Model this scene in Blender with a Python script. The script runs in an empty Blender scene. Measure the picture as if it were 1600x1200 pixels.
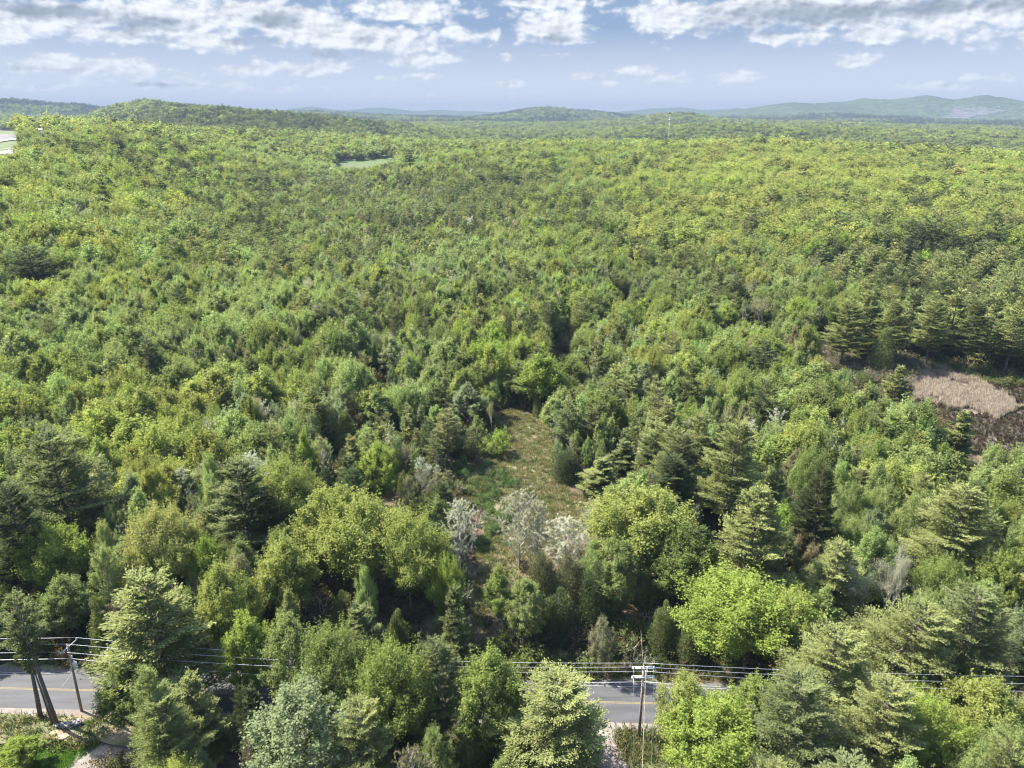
import bpy, math, random
import numpy as np
from mathutils import Vector

# ------------------------------------------------------------------ camera, world, sun, exposure
S = bpy.context.scene
ROOTC = S.collection
CAM_H, PITCH, FPX, HORIZ = 73.0, math.radians(20.25), 1111.0, 188.0
cam_d = bpy.data.cameras.new("camera")
cam_d.sensor_width, cam_d.lens = 36.0, 36.0 * FPX / 1600.0
cam_d.clip_start, cam_d.clip_end = 0.5, 60000.0
cam = bpy.data.objects.new("camera", cam_d)
cam.location = (0, 0, CAM_H)
cam.rotation_euler = (math.pi / 2 - PITCH, 0, 0)
ROOTC.objects.link(cam)
S.camera = cam

SUN_AZ, SUN_EL = math.radians(-68.0), math.radians(51.0)      # azimuth from +Y towards +X
sun_dir = Vector((math.sin(SUN_AZ) * math.cos(SUN_EL), math.cos(SUN_AZ) * math.cos(SUN_EL), math.sin(SUN_EL)))
sl = bpy.data.lights.new("sun", 'SUN')
sl.energy, sl.angle, sl.color = 3.9, math.radians(0.55), (1.0, 0.95, 0.86)
so = bpy.data.objects.new("sun", sl)
so.rotation_euler = sun_dir.to_track_quat('Z', 'Y').to_euler()
ROOTC.objects.link(so)

S.view_settings.view_transform = 'Standard'
S.view_settings.look = 'None'
S.view_settings.exposure = 2.50
S.view_settings.gamma = 1.0
S.view_settings.use_curve_mapping = False
S.render.engine = 'CYCLES'
S.cycles.max_bounces = 6
S.cycles.diffuse_bounces = 4
S.cycles.transmission_bounces = 3
S.cycles.volume_bounces = 1
S.cycles.use_denoising = True
S.cycles.filter_width = 1.2


def pix_dir(px, py):
    """unit-free direction of the photo pixel (1600 x 1200)"""
    px, py = np.asarray(px, float), np.asarray(py, float)
    v = 600 - py
    return px - 800, FPX * math.cos(PITCH) + v * math.sin(PITCH), -FPX * math.sin(PITCH) + v * math.cos(PITCH)


def project(x, y, z):
    dz = z - CAM_H
    dep = y * math.cos(PITCH) - dz * math.sin(PITCH)
    up = y * math.sin(PITCH) + dz * math.cos(PITCH)
    dep = np.where(dep < 1, 1, dep)
    return 800 + FPX * x / dep, 600 - FPX * up / dep, dep


# clouds: (px, py, half width, half height, strength) of the white masses, then of the grey undersides
CLOUDS = [(60, 18, 170, 26, 1.1), (230, 28, 150, 34, 1.2), (185, 52, 110, 18, .8), (400, 22, 120, 30, 1.2), (330, 62, 60, 20, 1.0), (470, 40, 120, 34, 1.1),
          (560, 60, 130, 32, 1.25), (640, 20, 110, 28, .95), (720, 55, 60, 20, .75), (660, 95, 60, 13, .95), (480, 107, 62, 11, .95),
          (90, 98, 130, 16, .95), (200, 112, 110, 12, .7), (370, 108, 50, 14, .85), (250, 130, 120, 8, .5), (60, 135, 120, 9, .5), (430, 140, 60, 7, .5),
          (872, 40, 80, 28, 1.15), (850, 5, 90, 10, .8), (900, 62, 50, 10, .7), (595, 122, 22, 6, .9), (672, 120, 34, 7, .95), (790, 132, 30, 8, .8), (790, 88, 14, 9, .8), (850, 87, 22, 6, .7),
          (915, 117, 26, 8, .95), (1000, 111, 34, 11, 1.0), (1050, 120, 36, 10, .75), (1145, 121, 38, 10, 1.0), (962, 130, 16, 6, .7),
          (1345, 92, 36, 13, 1.1), (1382, 96, 14, 5, .8), (1450, 135, 36, 7, .85), (1545, 122, 30, 6, .5), (1520, 138, 22, 5, .5), (1185, 137, 12, 5, .6),
          (1060, 26, 75, 36, 1.25), (1180, 18, 150, 34, 1.25), (1330, 15, 190, 32, 1.25), (1520, 18, 170, 34, 1.25), (1240, 57, 80, 12, .95), (1400, 52, 120, 12, .9), (1600, 50, 90, 14, .9),
          (700, 148, 130, 6, .35), (870, 85, 30, 5, .4), (1700, 30, 150, 40, 1.2), (-90, 40, 120, 40, 1.1),
          # outside the frame, the same kind of sky goes on
          (300, -70, 260, 50, 1.1), (900, -90, 220, 45, 1.0), (1400, -60, 260, 40, 1.2), (600, -170, 300, 60, 1.0), (1250, -190, 320, 60, 1.0)]
GREYS = [(90, 18, 130, 14, 1.0), (210, 36, 90, 16, 1.0), (430, 32, 62, 16, 1.1), (400, 64, 60, 11, 1.0), (545, 84, 100, 13, 1.1), (570, 60, 60, 14, .5), (230, 58, 40, 8, .7),
         (870, 62, 50, 10, .9), (1270, 22, 190, 24, 1.15), (1130, 36, 90, 20, .8), (1440, 12, 180, 18, 1.1), (1220, 50, 80, 9, .7), (1600, 6, 90, 20, .8),
         (300, -50, 200, 26, 1.0), (1400, -45, 220, 24, 1.1), (900, -70, 160, 20, .8), (60, 108, 90, 6, .5), (250, 133, 60, 6, .6)]


def build_world():
    w = bpy.data.worlds.new("World")
    S.world = w
    w.use_nodes = True
    nt = w.node_tree
    nt.nodes.clear()
    N, L = nt.nodes.new, nt.links.new

    def M(op, a, b=None, c=None, clamp=False):
        n = N('ShaderNodeMath')
        n.operation = op
        n.use_clamp = clamp
        for i, v in enumerate((a, b, c)):
            if v is None:
                continue
            if isinstance(v, (int, float)):
                n.inputs[i].default_value = v
            else:
                L(v, n.inputs[i])
        return n.outputs[0]

    sky = N('ShaderNodeTexSky')
    sky.sky_type = 'NISHITA'
    sky.sun_disc = False
    sky.sun_elevation = SUN_EL
    sky.sun_rotation = SUN_AZ
    sky.altitude = 150
    sky.air_density, sky.dust_density, sky.ozone_density = 1.0, 1.2, 1.0
    tc = N('ShaderNodeTexCoord')
    sep = N('ShaderNodeSeparateXYZ')
    L(tc.outputs['Generated'], sep.inputs[0])
    x, y, z = sep.outputs
    az = M('ARCTAN2', x, y)
    el = M('ARCSINE', z)
    comb = N('ShaderNodeCombineXYZ')
    L(az, comb.inputs[0])
    L(el, comb.inputs[1])
    # cloud detail: stretched along the horizon as seen from below
    mp = N('ShaderNodeVectorMath')
    mp.operation = 'MULTIPLY'
    L(comb.outputs[0], mp.inputs[0])
    mp.inputs[1].default_value = (22, 38, 1)

    def noise(scale, detail, rough, off, billow=True):
        ad = N('ShaderNodeVectorMath')
        ad.operation = 'ADD'
        L(mp.outputs[0], ad.inputs[0])
        ad.inputs[1].default_value = off
        n = N('ShaderNodeTexNoise')
        n.inputs['Scale'].default_value = scale
        n.inputs['Detail'].default_value = detail
        n.inputs['Roughness'].default_value = rough
        n.inputs['Distortion'].default_value = 0.0
        L(ad.outputs[0], n.inputs['Vector'])
        if not billow:
            return n.outputs['Fac']
        v = N('ShaderNodeTexVoronoi')
        v.feature = 'SMOOTH_F1'
        v.inputs['Scale'].default_value = 1.5
        v.inputs['Detail'].default_value = 3.0
        v.inputs['Roughness'].default_value = 0.55
        v.inputs['Smoothness'].default_value = 0.6
        wv = N('ShaderNodeVectorMath')
        wv.operation = 'MULTIPLY_ADD'
        L(n.outputs['Color'], wv.inputs[0])
        wv.inputs[1].default_value = (.5, .5, 0)
        L(ad.outputs[0], wv.inputs[2])
        L(wv.outputs[0], v.inputs['Vector'])
        return M('ADD', M('MULTIPLY', n.outputs['Fac'], .55), M('MULTIPLY', M('SUBTRACT', 0.95, v.outputs['Distance']), .45))
    n1 = noise(0.9, 8, 0.56, (0, 0, 0))
    n2 = noise(0.9, 8, 0.56, (0.10, -0.14, 0.0))     # the same field a step away from the sun: gives the puffs a lit and a dim side
    n3 = noise(0.6, 3, 0.5, (7, 3, 5), False)

    def field(items):
        cur = None
        for (px, py, wx, wy, s) in items:
            dx, dy, dz = pix_dir(px, py)
            a0, e0 = math.atan2(dx, dy), math.atan2(dz, math.hypot(dx, dy))
            sub = N('ShaderNodeVectorMath')
            sub.operation = 'SUBTRACT'
            L(comb.outputs[0], sub.inputs[0])
            sub.inputs[1].default_value = (a0, e0, 0)
            mul = N('ShaderNodeVectorMath')
            mul.operation = 'MULTIPLY'
            L(sub.outputs[0], mul.inputs[0])
            mul.inputs[1].default_value = (1185 / wx * 0.85, 1185 / wy, 0)
            ln = N('ShaderNodeVectorMath')
            ln.operation = 'LENGTH'
            L(mul.outputs[0], ln.inputs[0])
            v = M('MULTIPLY_ADD', ln.outputs['Value'], -s, s)
            cur = v if cur is None else M('SMOOTH_MAX', cur, v, 0.18)
        return cur
    D = field(CLOUDS)
    # a generic field of scattered clouds overhead and behind, off frame
    over = M('SUBTRACT', M('MULTIPLY', n3, 1.6), 0.92)
    hi = M('MULTIPLY_ADD', el, 4.0, -0.9, clamp=True)
    over = M('SUBTRACT', over, M('SUBTRACT', 1.0, hi))
    D = M('MAXIMUM', D, over)
    dens = M('ADD', D, M('MULTIPLY', M('SUBTRACT', n1, 0.275), 2.0))
    mr = N('ShaderNodeMapRange')
    mr.interpolation_type = 'SMOOTHSTEP'
    L(dens, mr.inputs[0])
    mr.inputs[1].default_value, mr.inputs[2].default_value = 0.0, 0.60
    alpha = mr.outputs[0]
    G = M('ADD', field(GREYS), M('MULTIPLY', M('SUBTRACT', n2, 0.36), 1.2))
    mg = N('ShaderNodeMapRange')
    mg.interpolation_type = 'SMOOTHSTEP'
    L(G, mg.inputs[0])
    mg.inputs[1].default_value, mg.inputs[2].default_value = 0.0, 0.75
    lit = M('MULTIPLY_ADD', M('SUBTRACT', n1, n2), 1.3, 0.93)       # 0.8 +- relief
    lit = M('MINIMUM', M('MAXIMUM', lit, 0.7), 1.06)
    lit = M('MULTIPLY', lit, M('MULTIPLY_ADD', mg.outputs[0], -0.42, 1.0))
    ccol = N('ShaderNodeMix')
    ccol.data_type = 'RGBA'
    L(mg.outputs[0], ccol.inputs[0])
    ccol.inputs[6].default_value = (1.45, 1.48, 1.50, 1)
    ccol.inputs[7].default_value = (.98, 1.10, 1.28, 1)
    cs = N('ShaderNodeVectorMath')
    cs.operation = 'SCALE'
    L(ccol.outputs[2], cs.inputs[0])
    L(lit, cs.inputs['Scale'])
    # clouds fade towards the horizon
    fade = M('MULTIPLY_ADD', el, 22.0, 0.15, clamp=True)
    afac = M('MULTIPLY', M('MULTIPLY', alpha, 0.93), fade)
    # thin pale veil everywhere near the horizon
    veil = N('ShaderNodeMix')
    veil.data_type = 'RGBA'
    vf = M('MULTIPLY', M('SUBTRACT', 1.25, M('MULTIPLY', M('ABSOLUTE', el), 1.6), clamp=True), SKY_VEIL, clamp=True)
    L(vf, veil.inputs[0])
    L(sky.outputs[0], veil.inputs[6])
    vg = N('ShaderNodeMix')
    vg.data_type = 'RGBA'
    L(M('MULTIPLY', M('ABSOLUTE', el), 9.0, clamp=True), vg.inputs[0])
    vg.inputs[6].default_value = (1.62, 1.62, 1.66, 1)
    vg.inputs[7].default_value = (0.37, 0.54, 0.82, 1)
    L(vg.outputs[2], veil.inputs[7])
    mx = N('ShaderNodeMix')
    mx.data_type = 'RGBA'
    L(afac, mx.inputs[0])
    L(veil.outputs[2], mx.inputs[6])
    L(cs.outputs[0], mx.inputs[7])
    bg = N('ShaderNodeBackground')
    bg.inputs[1].default_value = SKY_STRENGTH
    L(mx.outputs[2], bg.inputs[0])
    out = N('ShaderNodeOutputWorld')
    L(bg.outputs[0], out.inputs[0])
    w.cycles.sampling_method = 'MANUAL'
    w.cycles.sample_map_resolution = 512


SKY_STRENGTH, SKY_VEIL = 0.14, 1.0
build_world()

rng = np.random.default_rng(11)
random.seed(5)


# ------------------------------------------------------------------ terrain function
def _hash(ix, iy, s):
    h = (ix.astype(np.int64) * 374761393 + iy.astype(np.int64) * 668265263 + s * 974634777) & 0xffffffff
    h = ((h ^ (h >> 13)) * 1274126177) & 0xffffffff
    return ((h ^ (h >> 16)) & 0xffff) / 65535.0


def vnoise(x, y, s=0):
    ix, iy = np.floor(x), np.floor(y)
    fx, fy = x - ix, y - iy
    fx, fy = fx * fx * (3 - 2 * fx), fy * fy * (3 - 2 * fy)
    a, b = _hash(ix, iy, s), _hash(ix + 1, iy, s)
    c, d = _hash(ix, iy + 1, s), _hash(ix + 1, iy + 1, s)
    return (a * (1 - fx) + b * fx) * (1 - fy) + (c * (1 - fx) + d * fx) * fy


def fbm(x, y, s=0, o=4):
    t, a, n = 0, 1.0, 0
    for i in range(o):
        t = t + a * vnoise(x * 2 ** i, y * 2 ** i, s + i)
        n += a
        a *= 0.5
    return t / n


def _zy(py, r, px, tree=13.0):
    dx, dy, dz = pix_dir(px, py)
    return CAM_H + r * dz / np.hypot(dx, dy) - tree


RINGS = [
    (1, [(-900, 0), (2600, 0)]),
    (140, [(-900, 0), (2600, 0)]),
    (300, [(-900, 8), (0, 6), (200, 3), (500, 0), (1100, 0), (1600, -2), (2600, -2)]),
    (600, [(-900, 40), (0, 34), (100, 33), (200, 26), (300, 16), (400, 7), (500, 3), (620, 4), (700, 9), (800, 12), (1000, 16), (1200, 18), (1400, 18), (1600, 14), (2600, 10)]),
    (800, [(-900, 55), (0, 47), (100, 46), (200, 42), (300, 30), (400, 18), (500, 10), (600, 9), (700, 22), (800, 27), (1000, 27), (1200, 28), (1400, 25), (1600, 19), (2600, 16)]),
    (1000, [(-900, 60), (0, 57), (100, 57), (200, 55), (300, 44), (400, 28), (500, 17), (620, 16), (680, 30), (800, 33), (1000, 33), (1100, 35), (1200, 36), (1400, 30), (1600, 22), (2600, 18)]),
    (1250, [(-900, 50), (0, 60), (100, 58), (200, 52), (300, 46), (400, 43), (500, 38), (600, 34), (700, 30), (800, 24), (1000, 18), (1600, 14), (2600, 14)]),
    (1700, [(-900, 30), (0, 30), (200, 30), (300, 45), (400, 48), (500, 40), (600, 25), (700, 5), (800, -12), (1000, -25), (2600, -30)]),
]
GY = [
    (2200, [(-900, 200), (0, 196), (150, 192), (250, 180), (300, 173), (350, 168), (400, 174), (450, 177), (500, 182), (560, 189), (650, 198), (720, 207), (800, 214), (940, 210), (980, 203), (1050, 198), (1200, 199), (1300, 203), (1400, 208), (1600, 216), (2600, 216)]),
    (3000, [(-900, 190), (0, 190), (100, 190), (130, 185), (155, 174), (180, 166), (210, 161), (235, 157), (270, 162), (310, 170), (350, 178), (450, 184), (560, 190), (700, 198), (900, 202), (1100, 200), (1600, 206), (2600, 206)]),
    (3900, [(-900, 190), (0, 184), (200, 186), (500, 184), (700, 194), (800, 193), (900, 191), (980, 186), (1020, 180), (1050, 177), (1085, 179), (1120, 187), (1200, 191), (1300, 192), (1400, 195), (1500, 198), (1600, 202), (2600, 202)]),
    (4700, [(-900, 180), (0, 180), (300, 184), (600, 190), (900, 194), (1200, 194), (1400, 196), (1600, 199), (2600, 199)]),
    (5800, [(-900, 165), (-100, 162), (0, 158), (30, 157), (60, 162), (100, 166), (130, 166), (160, 172), (240, 175), (290, 163), (320, 166), (400, 176), (500, 177), (560, 180), (620, 183), (720, 187), (770, 182), (800, 176), (830, 171), (855, 169), (885, 172), (905, 176), (935, 177), (975, 183), (1040, 187), (1150, 187), (1200, 191), (1300, 191), (1400, 190), (1500, 193), (1600, 196), (2600, 196)]),
    (7000, [(-900, 175), (0, 178), (500, 184), (1000, 184), (1100, 185), (1150, 182), (1200, 177), (1300, 173), (1400, 178), (1500, 186), (1600, 184), (2600, 180)]),
    (8200, [(-900, 170), (0, 172), (480, 180), (560, 176), (640, 181), (760, 182), (900, 180), (930, 176), (1000, 180), (1080, 178), (1120, 176), (1160, 172), (1200, 164), (1235, 159), (1280, 163), (1310, 161), (1340, 157), (1380, 156), (1415, 150), (1440, 147), (1470, 152), (1487, 156), (1505, 151), (1530, 146), (1560, 150), (1600, 157), (1700, 160), (2600, 165)]),
    (9800, [(-900, 180), (600, 182), (1100, 182), (1500, 172), (2600, 172)]),
    (11500, [(-900, 172), (0, 172), (400, 178), (500, 168), (540, 172), (600, 169), (650, 175), (700, 172), (760, 176), (850, 180), (900, 174), (960, 176), (1010, 172), (1060, 166), (1110, 173), (1150, 170), (1200, 178), (1500, 170), (2600, 172)]),
    (14500, [(-900, 190), (2600, 190)]),
]
UG = np.arange(-900, 2601, 5.0)


def _smooth(a, s):
    k = np.exp(-0.5 * (np.arange(-12, 13) * 5.0 / s) ** 2)
    k /= k.sum()
    return np.convolve(np.pad(a, 12, mode='edge'), k, 'valid')


RR, RZ = [], []
for r, pts in RINGS:
    RR.append(r)
    RZ.append(_smooth(np.interp(UG, [p[0] for p in pts], [p[1] for p in pts]), 22))
for r, pts in GY:
    u = UG
    yy = _smooth(np.interp(u, [p[0] for p in pts], [p[1] for p in pts]), 7 if r > 2500 else 12)
    RR.append(r)
    RZ.append(_zy(yy, r, u, 12.0 if r < 4000 else 2.0))
RL, RZ = np.log(np.array(RR)), np.array(RZ)

# road: centre line through two photo points, on level ground
def at(px, py, z=0.0):
    dx, dy, dz = pix_dir(px, py)
    t = (z - CAM_H) / dz
    return dx * t, dy * t


_c0, _c1 = at(60, 1077.5), at(980, 1099)
RD = np.array([_c1[0] - _c0[0], _c1[1] - _c0[1]])
RD /= np.hypot(*RD)
RNRM = np.array([-RD[1], RD[0]])
RC = np.array([(_c0[0] + _c1[0]) / 2, (_c0[1] + _c1[1]) / 2])


def road_d(x, y):
    return (x - RC[0]) * RNRM[0] + (y - RC[1]) * RNRM[1]


def zt(x, y):
    x, y = np.asarray(x, float), np.asarray(y, float)
    r = np.maximum(np.hypot(x, y), 1.5)
    az = np.arctan2(x, y)
    u = 800 + 1185 * np.tan(np.clip(az, -0.95, 0.98))
    ui = np.clip((u - UG[0]) / 5.0, 0, len(UG) - 1.001)
    i0 = ui.astype(int)
    fu = ui - i0
    lr = np.log(np.minimum(r, 14400))
    k = np.clip(np.searchsorted(RL, lr, side='right') - 1, 0, len(RL) - 2)

    def val(kk):
        kk = np.clip(kk, 0, len(RL) - 1)
        return RZ[kk, i0] * (1 - fu) + RZ[kk, i0 + 1] * fu
    p0, p1, p2, p3 = val(k - 1), val(k), val(k + 1), val(k + 2)
    L0, L1, L2, L3 = RL[np.clip(k - 1, 0, None)], RL[k], RL[k + 1], RL[np.clip(k + 2, None, len(RL) - 1)]
    h = L2 - L1
    m1 = (p2 - p0) / np.maximum(L2 - L0, 1e-6) * h * 0.85
    m2 = (p3 - p1) / np.maximum(L3 - L1, 1e-6) * h * 0.85
    t = np.clip((lr - L1) / h, 0, 1)
    z = (2 * t ** 3 - 3 * t ** 2 + 1) * p1 + (t ** 3 - 2 * t ** 2 + t) * m1 + (-2 * t ** 3 + 3 * t ** 2) * p2 + (t ** 3 - t ** 2) * m2
    rd = np.abs(road_d(x, y))
    near = np.clip((rd - 8) / 30, 0, 1)
    near = np.where(y < 60, 0.0, near)
    amp = near * (0.5 + np.clip((r - 160) / 700, 0, 1) * 3.0)
    z = z + amp * (fbm(x / 90 + 3.3, y / 90, 1, 2) - 0.5) * 2
    far = np.clip((r - 1500) / 2500, 0, 1)
    z = z + far * (fbm(x / 650 + 9, y / 650, 4, 4) - 0.5) * np.clip(r * 0.0035, 0, 26)
    z = z + np.clip((r - 6500) / 1500, 0, 1) * (fbm(x / 420, y / 420, 14, 4) - .5) * 55
    return z


def hit(px, py):
    """where the ray of a photo pixel meets the terrain"""
    dx, dy, dz = pix_dir(px, py)
    n = math.hypot(dx, dy)
    rs = np.exp(np.linspace(math.log(40), math.log(14000), 2500))
    xs, ys = rs * dx / n, rs * dy / n
    h = CAM_H + rs * dz / n - zt(xs, ys)
    i = int(np.argmax(h < 0))
    return float(xs[i]), float(ys[i])


# ------------------------------------------------------------------ mesh helpers
def mesh_quads(name, verts, quads, mats, midx=None, attr=None, smooth=False):
    verts = np.asarray(verts, np.float32)
    quads = np.asarray(quads, np.int32)
    me = bpy.data.meshes.new(name)
    me.vertices.add(len(verts))
    me.vertices.foreach_set('co', verts.ravel())
    me.loops.add(quads.size)
    me.loops.foreach_set('vertex_index', quads.ravel())
    me.polygons.add(len(quads))
    me.polygons.foreach_set('loop_start', np.arange(0, quads.size, quads.shape[1], dtype=np.int32))
    if midx is not None:
        me.polygons.foreach_set('material_index', np.asarray(midx, np.int32))
    me.update(calc_edges=True)
    if attr is not None:
        a = me.attributes.new('leafvar', 'FLOAT', 'FACE')
        a.data.foreach_set('value', np.asarray(attr, np.float32))
    for m in mats:
        me.materials.append(m)
    if smooth:
        me.polygons.foreach_set('use_smooth', np.ones(len(quads), bool))
    return me


class Geo:
    def __init__(s):
        s.v, s.q, s.m, s.a, s.n = [], [], [], [], 0

    def add(s, v, q, m=0, a=None):
        v, q = np.asarray(v, float), np.asarray(q, int)
        s.v.append(v)
        s.q.append(q + s.n)
        s.m.append(np.full(len(q), m))
        s.a.append(np.full(len(q), 0.5) if a is None else np.asarray(a, float))
        s.n += len(v)

    def tube(s, pts, rad, k=5, m=0, cap=True):
        pts = np.asarray(pts, float)
        rad = np.broadcast_to(np.asarray(rad, float), (len(pts),))
        d = np.gradient(pts, axis=0)
        d /= np.maximum(np.linalg.norm(d, axis=1, keepdims=True), 1e-9)
        ref = np.array([0, 0, 1.0]) if abs(d[0][2]) < 0.8 else np.array([1.0, 0, 0])
        a = np.cross(d, ref)
        a /= np.maximum(np.linalg.norm(a, axis=1, keepdims=True), 1e-9)
        b = np.cross(d, a)
        th = np.arange(k) * 2 * math.pi / k
        ring = pts[:, None, :] + rad[:, None, None] * (np.cos(th)[None, :, None] * a[:, None, :] + np.sin(th)[None, :, None] * b[:, None, :])
        n = len(pts)
        q = []
        for i in range(n - 1):
            for j in range(k):
                q.append((i * k + j, i * k + (j + 1) % k, (i + 1) * k + (j + 1) % k, (i + 1) * k + j))
        v = ring.reshape(-1, 3)
        if cap and k == 4:
            q += [(3, 2, 1, 0), ((n - 1) * k, (n - 1) * k + 1, (n - 1) * k + 2, (n - 1) * k + 3)]
        elif cap and k % 2 == 0:
            v = np.vstack([v, pts[-1:], pts[:1]])
            for j in range(0, k, 2):
                q.append((len(v) - 2, (n - 1) * k + j, (n - 1) * k + (j + 1) % k, (n - 1) * k + (j + 2) % k))
                q.append((len(v) - 1, (j + 2) % k, (j + 1) % k, j))
        s.add(v, q, m)

    def box(s, c, size, m=0, rz=0.0, rx=0.0):
        hx, hy, hz = size[0] / 2, size[1] / 2, size[2] / 2
        v = np.array([[x, y, z] for z in (-hz, hz) for y in (-hy, hy) for x in (-hx, hx)])
        if rx:
            cx, sx = math.cos(rx), math.sin(rx)
            v = v @ np.array([[1, 0, 0], [0, cx, sx], [0, -sx, cx]])
        cz, sz = math.cos(rz), math.sin(rz)
        v = v @ np.array([[cz, sz, 0], [-sz, cz, 0], [0, 0, 1]]) + np.asarray(c)
        s.add(v, [(0, 2, 3, 1), (4, 5, 7, 6), (0, 1, 5, 4), (2, 6, 7, 3), (0, 4, 6, 2), (1, 3, 7, 5)], m)

    def leaves(s, C, T, Nn, a, b, m, var):
        """rhombic leaf sprays: centre, long axis, normal, half length, half width"""
        n = len(C)
        T = T / np.maximum(np.linalg.norm(T, axis=1, keepdims=True), 1e-9)
        B = np.cross(Nn, T)
        B /= np.maximum(np.linalg.norm(B, axis=1, keepdims=True), 1e-9)
        a, b = np.asarray(a)[:, None], np.asarray(b)[:, None]
        up = np.cross(T, B)
        v = np.stack([C - T * a, C + B * b + T * a * 0.15 + up * b * 0.35, C + T * a, C - B * b + T * a * 0.15 + up * b * 0.35], 1).reshape(-1, 3)
        q = np.arange(4 * n).reshape(n, 4)
        s.add(v, q, m, var)

    def mesh(s, name, mats, smooth=False):
        return mesh_quads(name, np.vstack(s.v), np.vstack(s.q), mats, np.concatenate(s.m), np.concatenate(s.a), smooth)


def link(name, me, parent=None, label=None, cat=None, group=None, kind=None, loc=None):
    o = bpy.data.objects.new(name, me)
    ROOTC.objects.link(o)
    if parent is not None:
        o.parent = parent
    if loc is not None:
        o.location = loc
    if label:
        o['label'] = label
    if cat:
        o['category'] = cat
    if group:
        o['group'] = group
    if kind:
        o['kind'] = kind
    return o


# ------------------------------------------------------------------ materials
def new_mat(name):
    m = bpy.data.materials.new(name)
    m.use_nodes = True
    m.node_tree.nodes.clear()
    return m, m.node_tree, m.node_tree.nodes.new, m.node_tree.links.new


def leaf_mat(name, trans=0.4, gloss=0.0):
    m, nt, N, L = new_mat(name)
    at_ = N('ShaderNodeAttribute')
    at_.attribute_type = 'INSTANCER'
    at_.attribute_name = 'tint'
    va = N('ShaderNodeAttribute')
    va.attribute_name = 'leafvar'
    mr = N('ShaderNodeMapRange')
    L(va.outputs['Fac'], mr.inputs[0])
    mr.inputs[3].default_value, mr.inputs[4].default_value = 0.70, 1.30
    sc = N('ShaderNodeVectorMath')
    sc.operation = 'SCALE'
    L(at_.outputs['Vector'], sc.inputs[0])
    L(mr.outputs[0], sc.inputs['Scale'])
    hs = N('ShaderNodeHueSaturation')
    mh = N('ShaderNodeMapRange')
    L(va.outputs['Fac'], mh.inputs[0])
    mh.inputs[3].default_value, mh.inputs[4].default_value = 0.507, 0.493
    L(mh.outputs[0], hs.inputs['Hue'])
    L(sc.outputs[0], hs.inputs['Color'])
    d = N('ShaderNodeBsdfDiffuse')
    L(hs.outputs[0], d.inputs[0])
    t = N('ShaderNodeBsdfTranslucent')
    ty = N('ShaderNodeVectorMath')
    ty.operation = 'MULTIPLY'
    L(hs.outputs[0], ty.inputs[0])
    ty.inputs[1].default_value = (1.15, 1.17, 0.8)
    L(ty.outputs[0], t.inputs[0])
    mx = N('ShaderNodeMixShader')
    mx.inputs[0].default_value = trans
    L(d.outputs[0], mx.inputs[1])
    L(t.outputs[0], mx.inputs[2])
    o = N('ShaderNodeOutputMaterial')
    last = mx.outputs[0]
    if gloss:
        g = N('ShaderNodeBsdfGlossy')
        g.inputs['Roughness'].default_value = 0.55
        g.inputs['Color'].default_value = (1, 1, 1, 1)
        m2 = N('ShaderNodeMixShader')
        m2.inputs[0].default_value = gloss
        L(last, m2.inputs[1])
        L(g.outputs[0], m2.inputs[2])
        last = m2.outputs[0]
    L(last, o.inputs[0])
    return m


def rough_mat(name, c1, c2, scale=1.0, detail=6, c3=None, s3=0.05, bump=0.0, bump_scale=None, rough=0.9, spots=None, coord='Object', metallic=0.0, ramp=(0.35, 0.65)):
    m, nt, N, L = new_mat(name)
    tc = N('ShaderNodeTexCoord')
    n = N('ShaderNodeTexNoise')
    n.inputs['Scale'].default_value = scale
    n.inputs['Detail'].default_value = detail
    n.inputs['Roughness'].default_value = 0.62
    L(tc.outputs[coord], n.inputs['Vector'])
    mr = N('ShaderNodeMapRange')
    mr.interpolation_type = 'SMOOTHSTEP'
    L(n.outputs['Fac'], mr.inputs[0])
    mr.inputs[1].default_value, mr.inputs[2].default_value = ramp
    mx = N('ShaderNodeMix')
    mx.data_type = 'RGBA'
    L(mr.outputs[0], mx.inputs[0])
    mx.inputs[6].default_value = (*c1, 1)
    mx.inputs[7].default_value = (*c2, 1)
    col = mx.outputs[2]
    if c3:
        n3 = N('ShaderNodeTexNoise')
        n3.inputs['Scale'].default_value = s3
        n3.inputs['Detail'].default_value = 5
        L(tc.outputs[coord], n3.inputs['Vector'])
        m3 = N('ShaderNodeMapRange')
        m3.interpolation_type = 'SMOOTHSTEP'
        L(n3.outputs['Fac'], m3.inputs[0])
        m3.inputs[1].default_value, m3.inputs[2].default_value = 0.45, 0.62
        x3 = N('ShaderNodeMix')
        x3.data_type = 'RGBA'
        L(m3.outputs[0], x3.inputs[0])
        L(col, x3.inputs[6])
        x3.inputs[7].default_value = (*c3, 1)
        col = x3.outputs[2]
    b = N('ShaderNodeBsdfPrincipled')
    b.inputs['Roughness'].default_value = rough
    b.inputs['Metallic'].default_value = metallic
    b.inputs['Specular IOR Level'].default_value = 0.25
    L(col, b.inputs['Base Color'])
    if bump:
        nb = N('ShaderNodeTexNoise')
        nb.inputs['Scale'].default_value = bump_scale or scale * 2
        nb.inputs['Detail'].default_value = 4
        L(tc.outputs[coord], nb.inputs['Vector'])
        bp = N('ShaderNodeBump')
        bp.inputs['Strength'].default_value = 1.0
        bp.inputs['Distance'].default_value = bump
        L(nb.outputs['Fac'], bp.inputs['Height'])
        L(bp.outputs[0], b.inputs['Normal'])
    o = N('ShaderNodeOutputMaterial')
    L(b.outputs[0], o.inputs[0])
    return m


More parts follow.
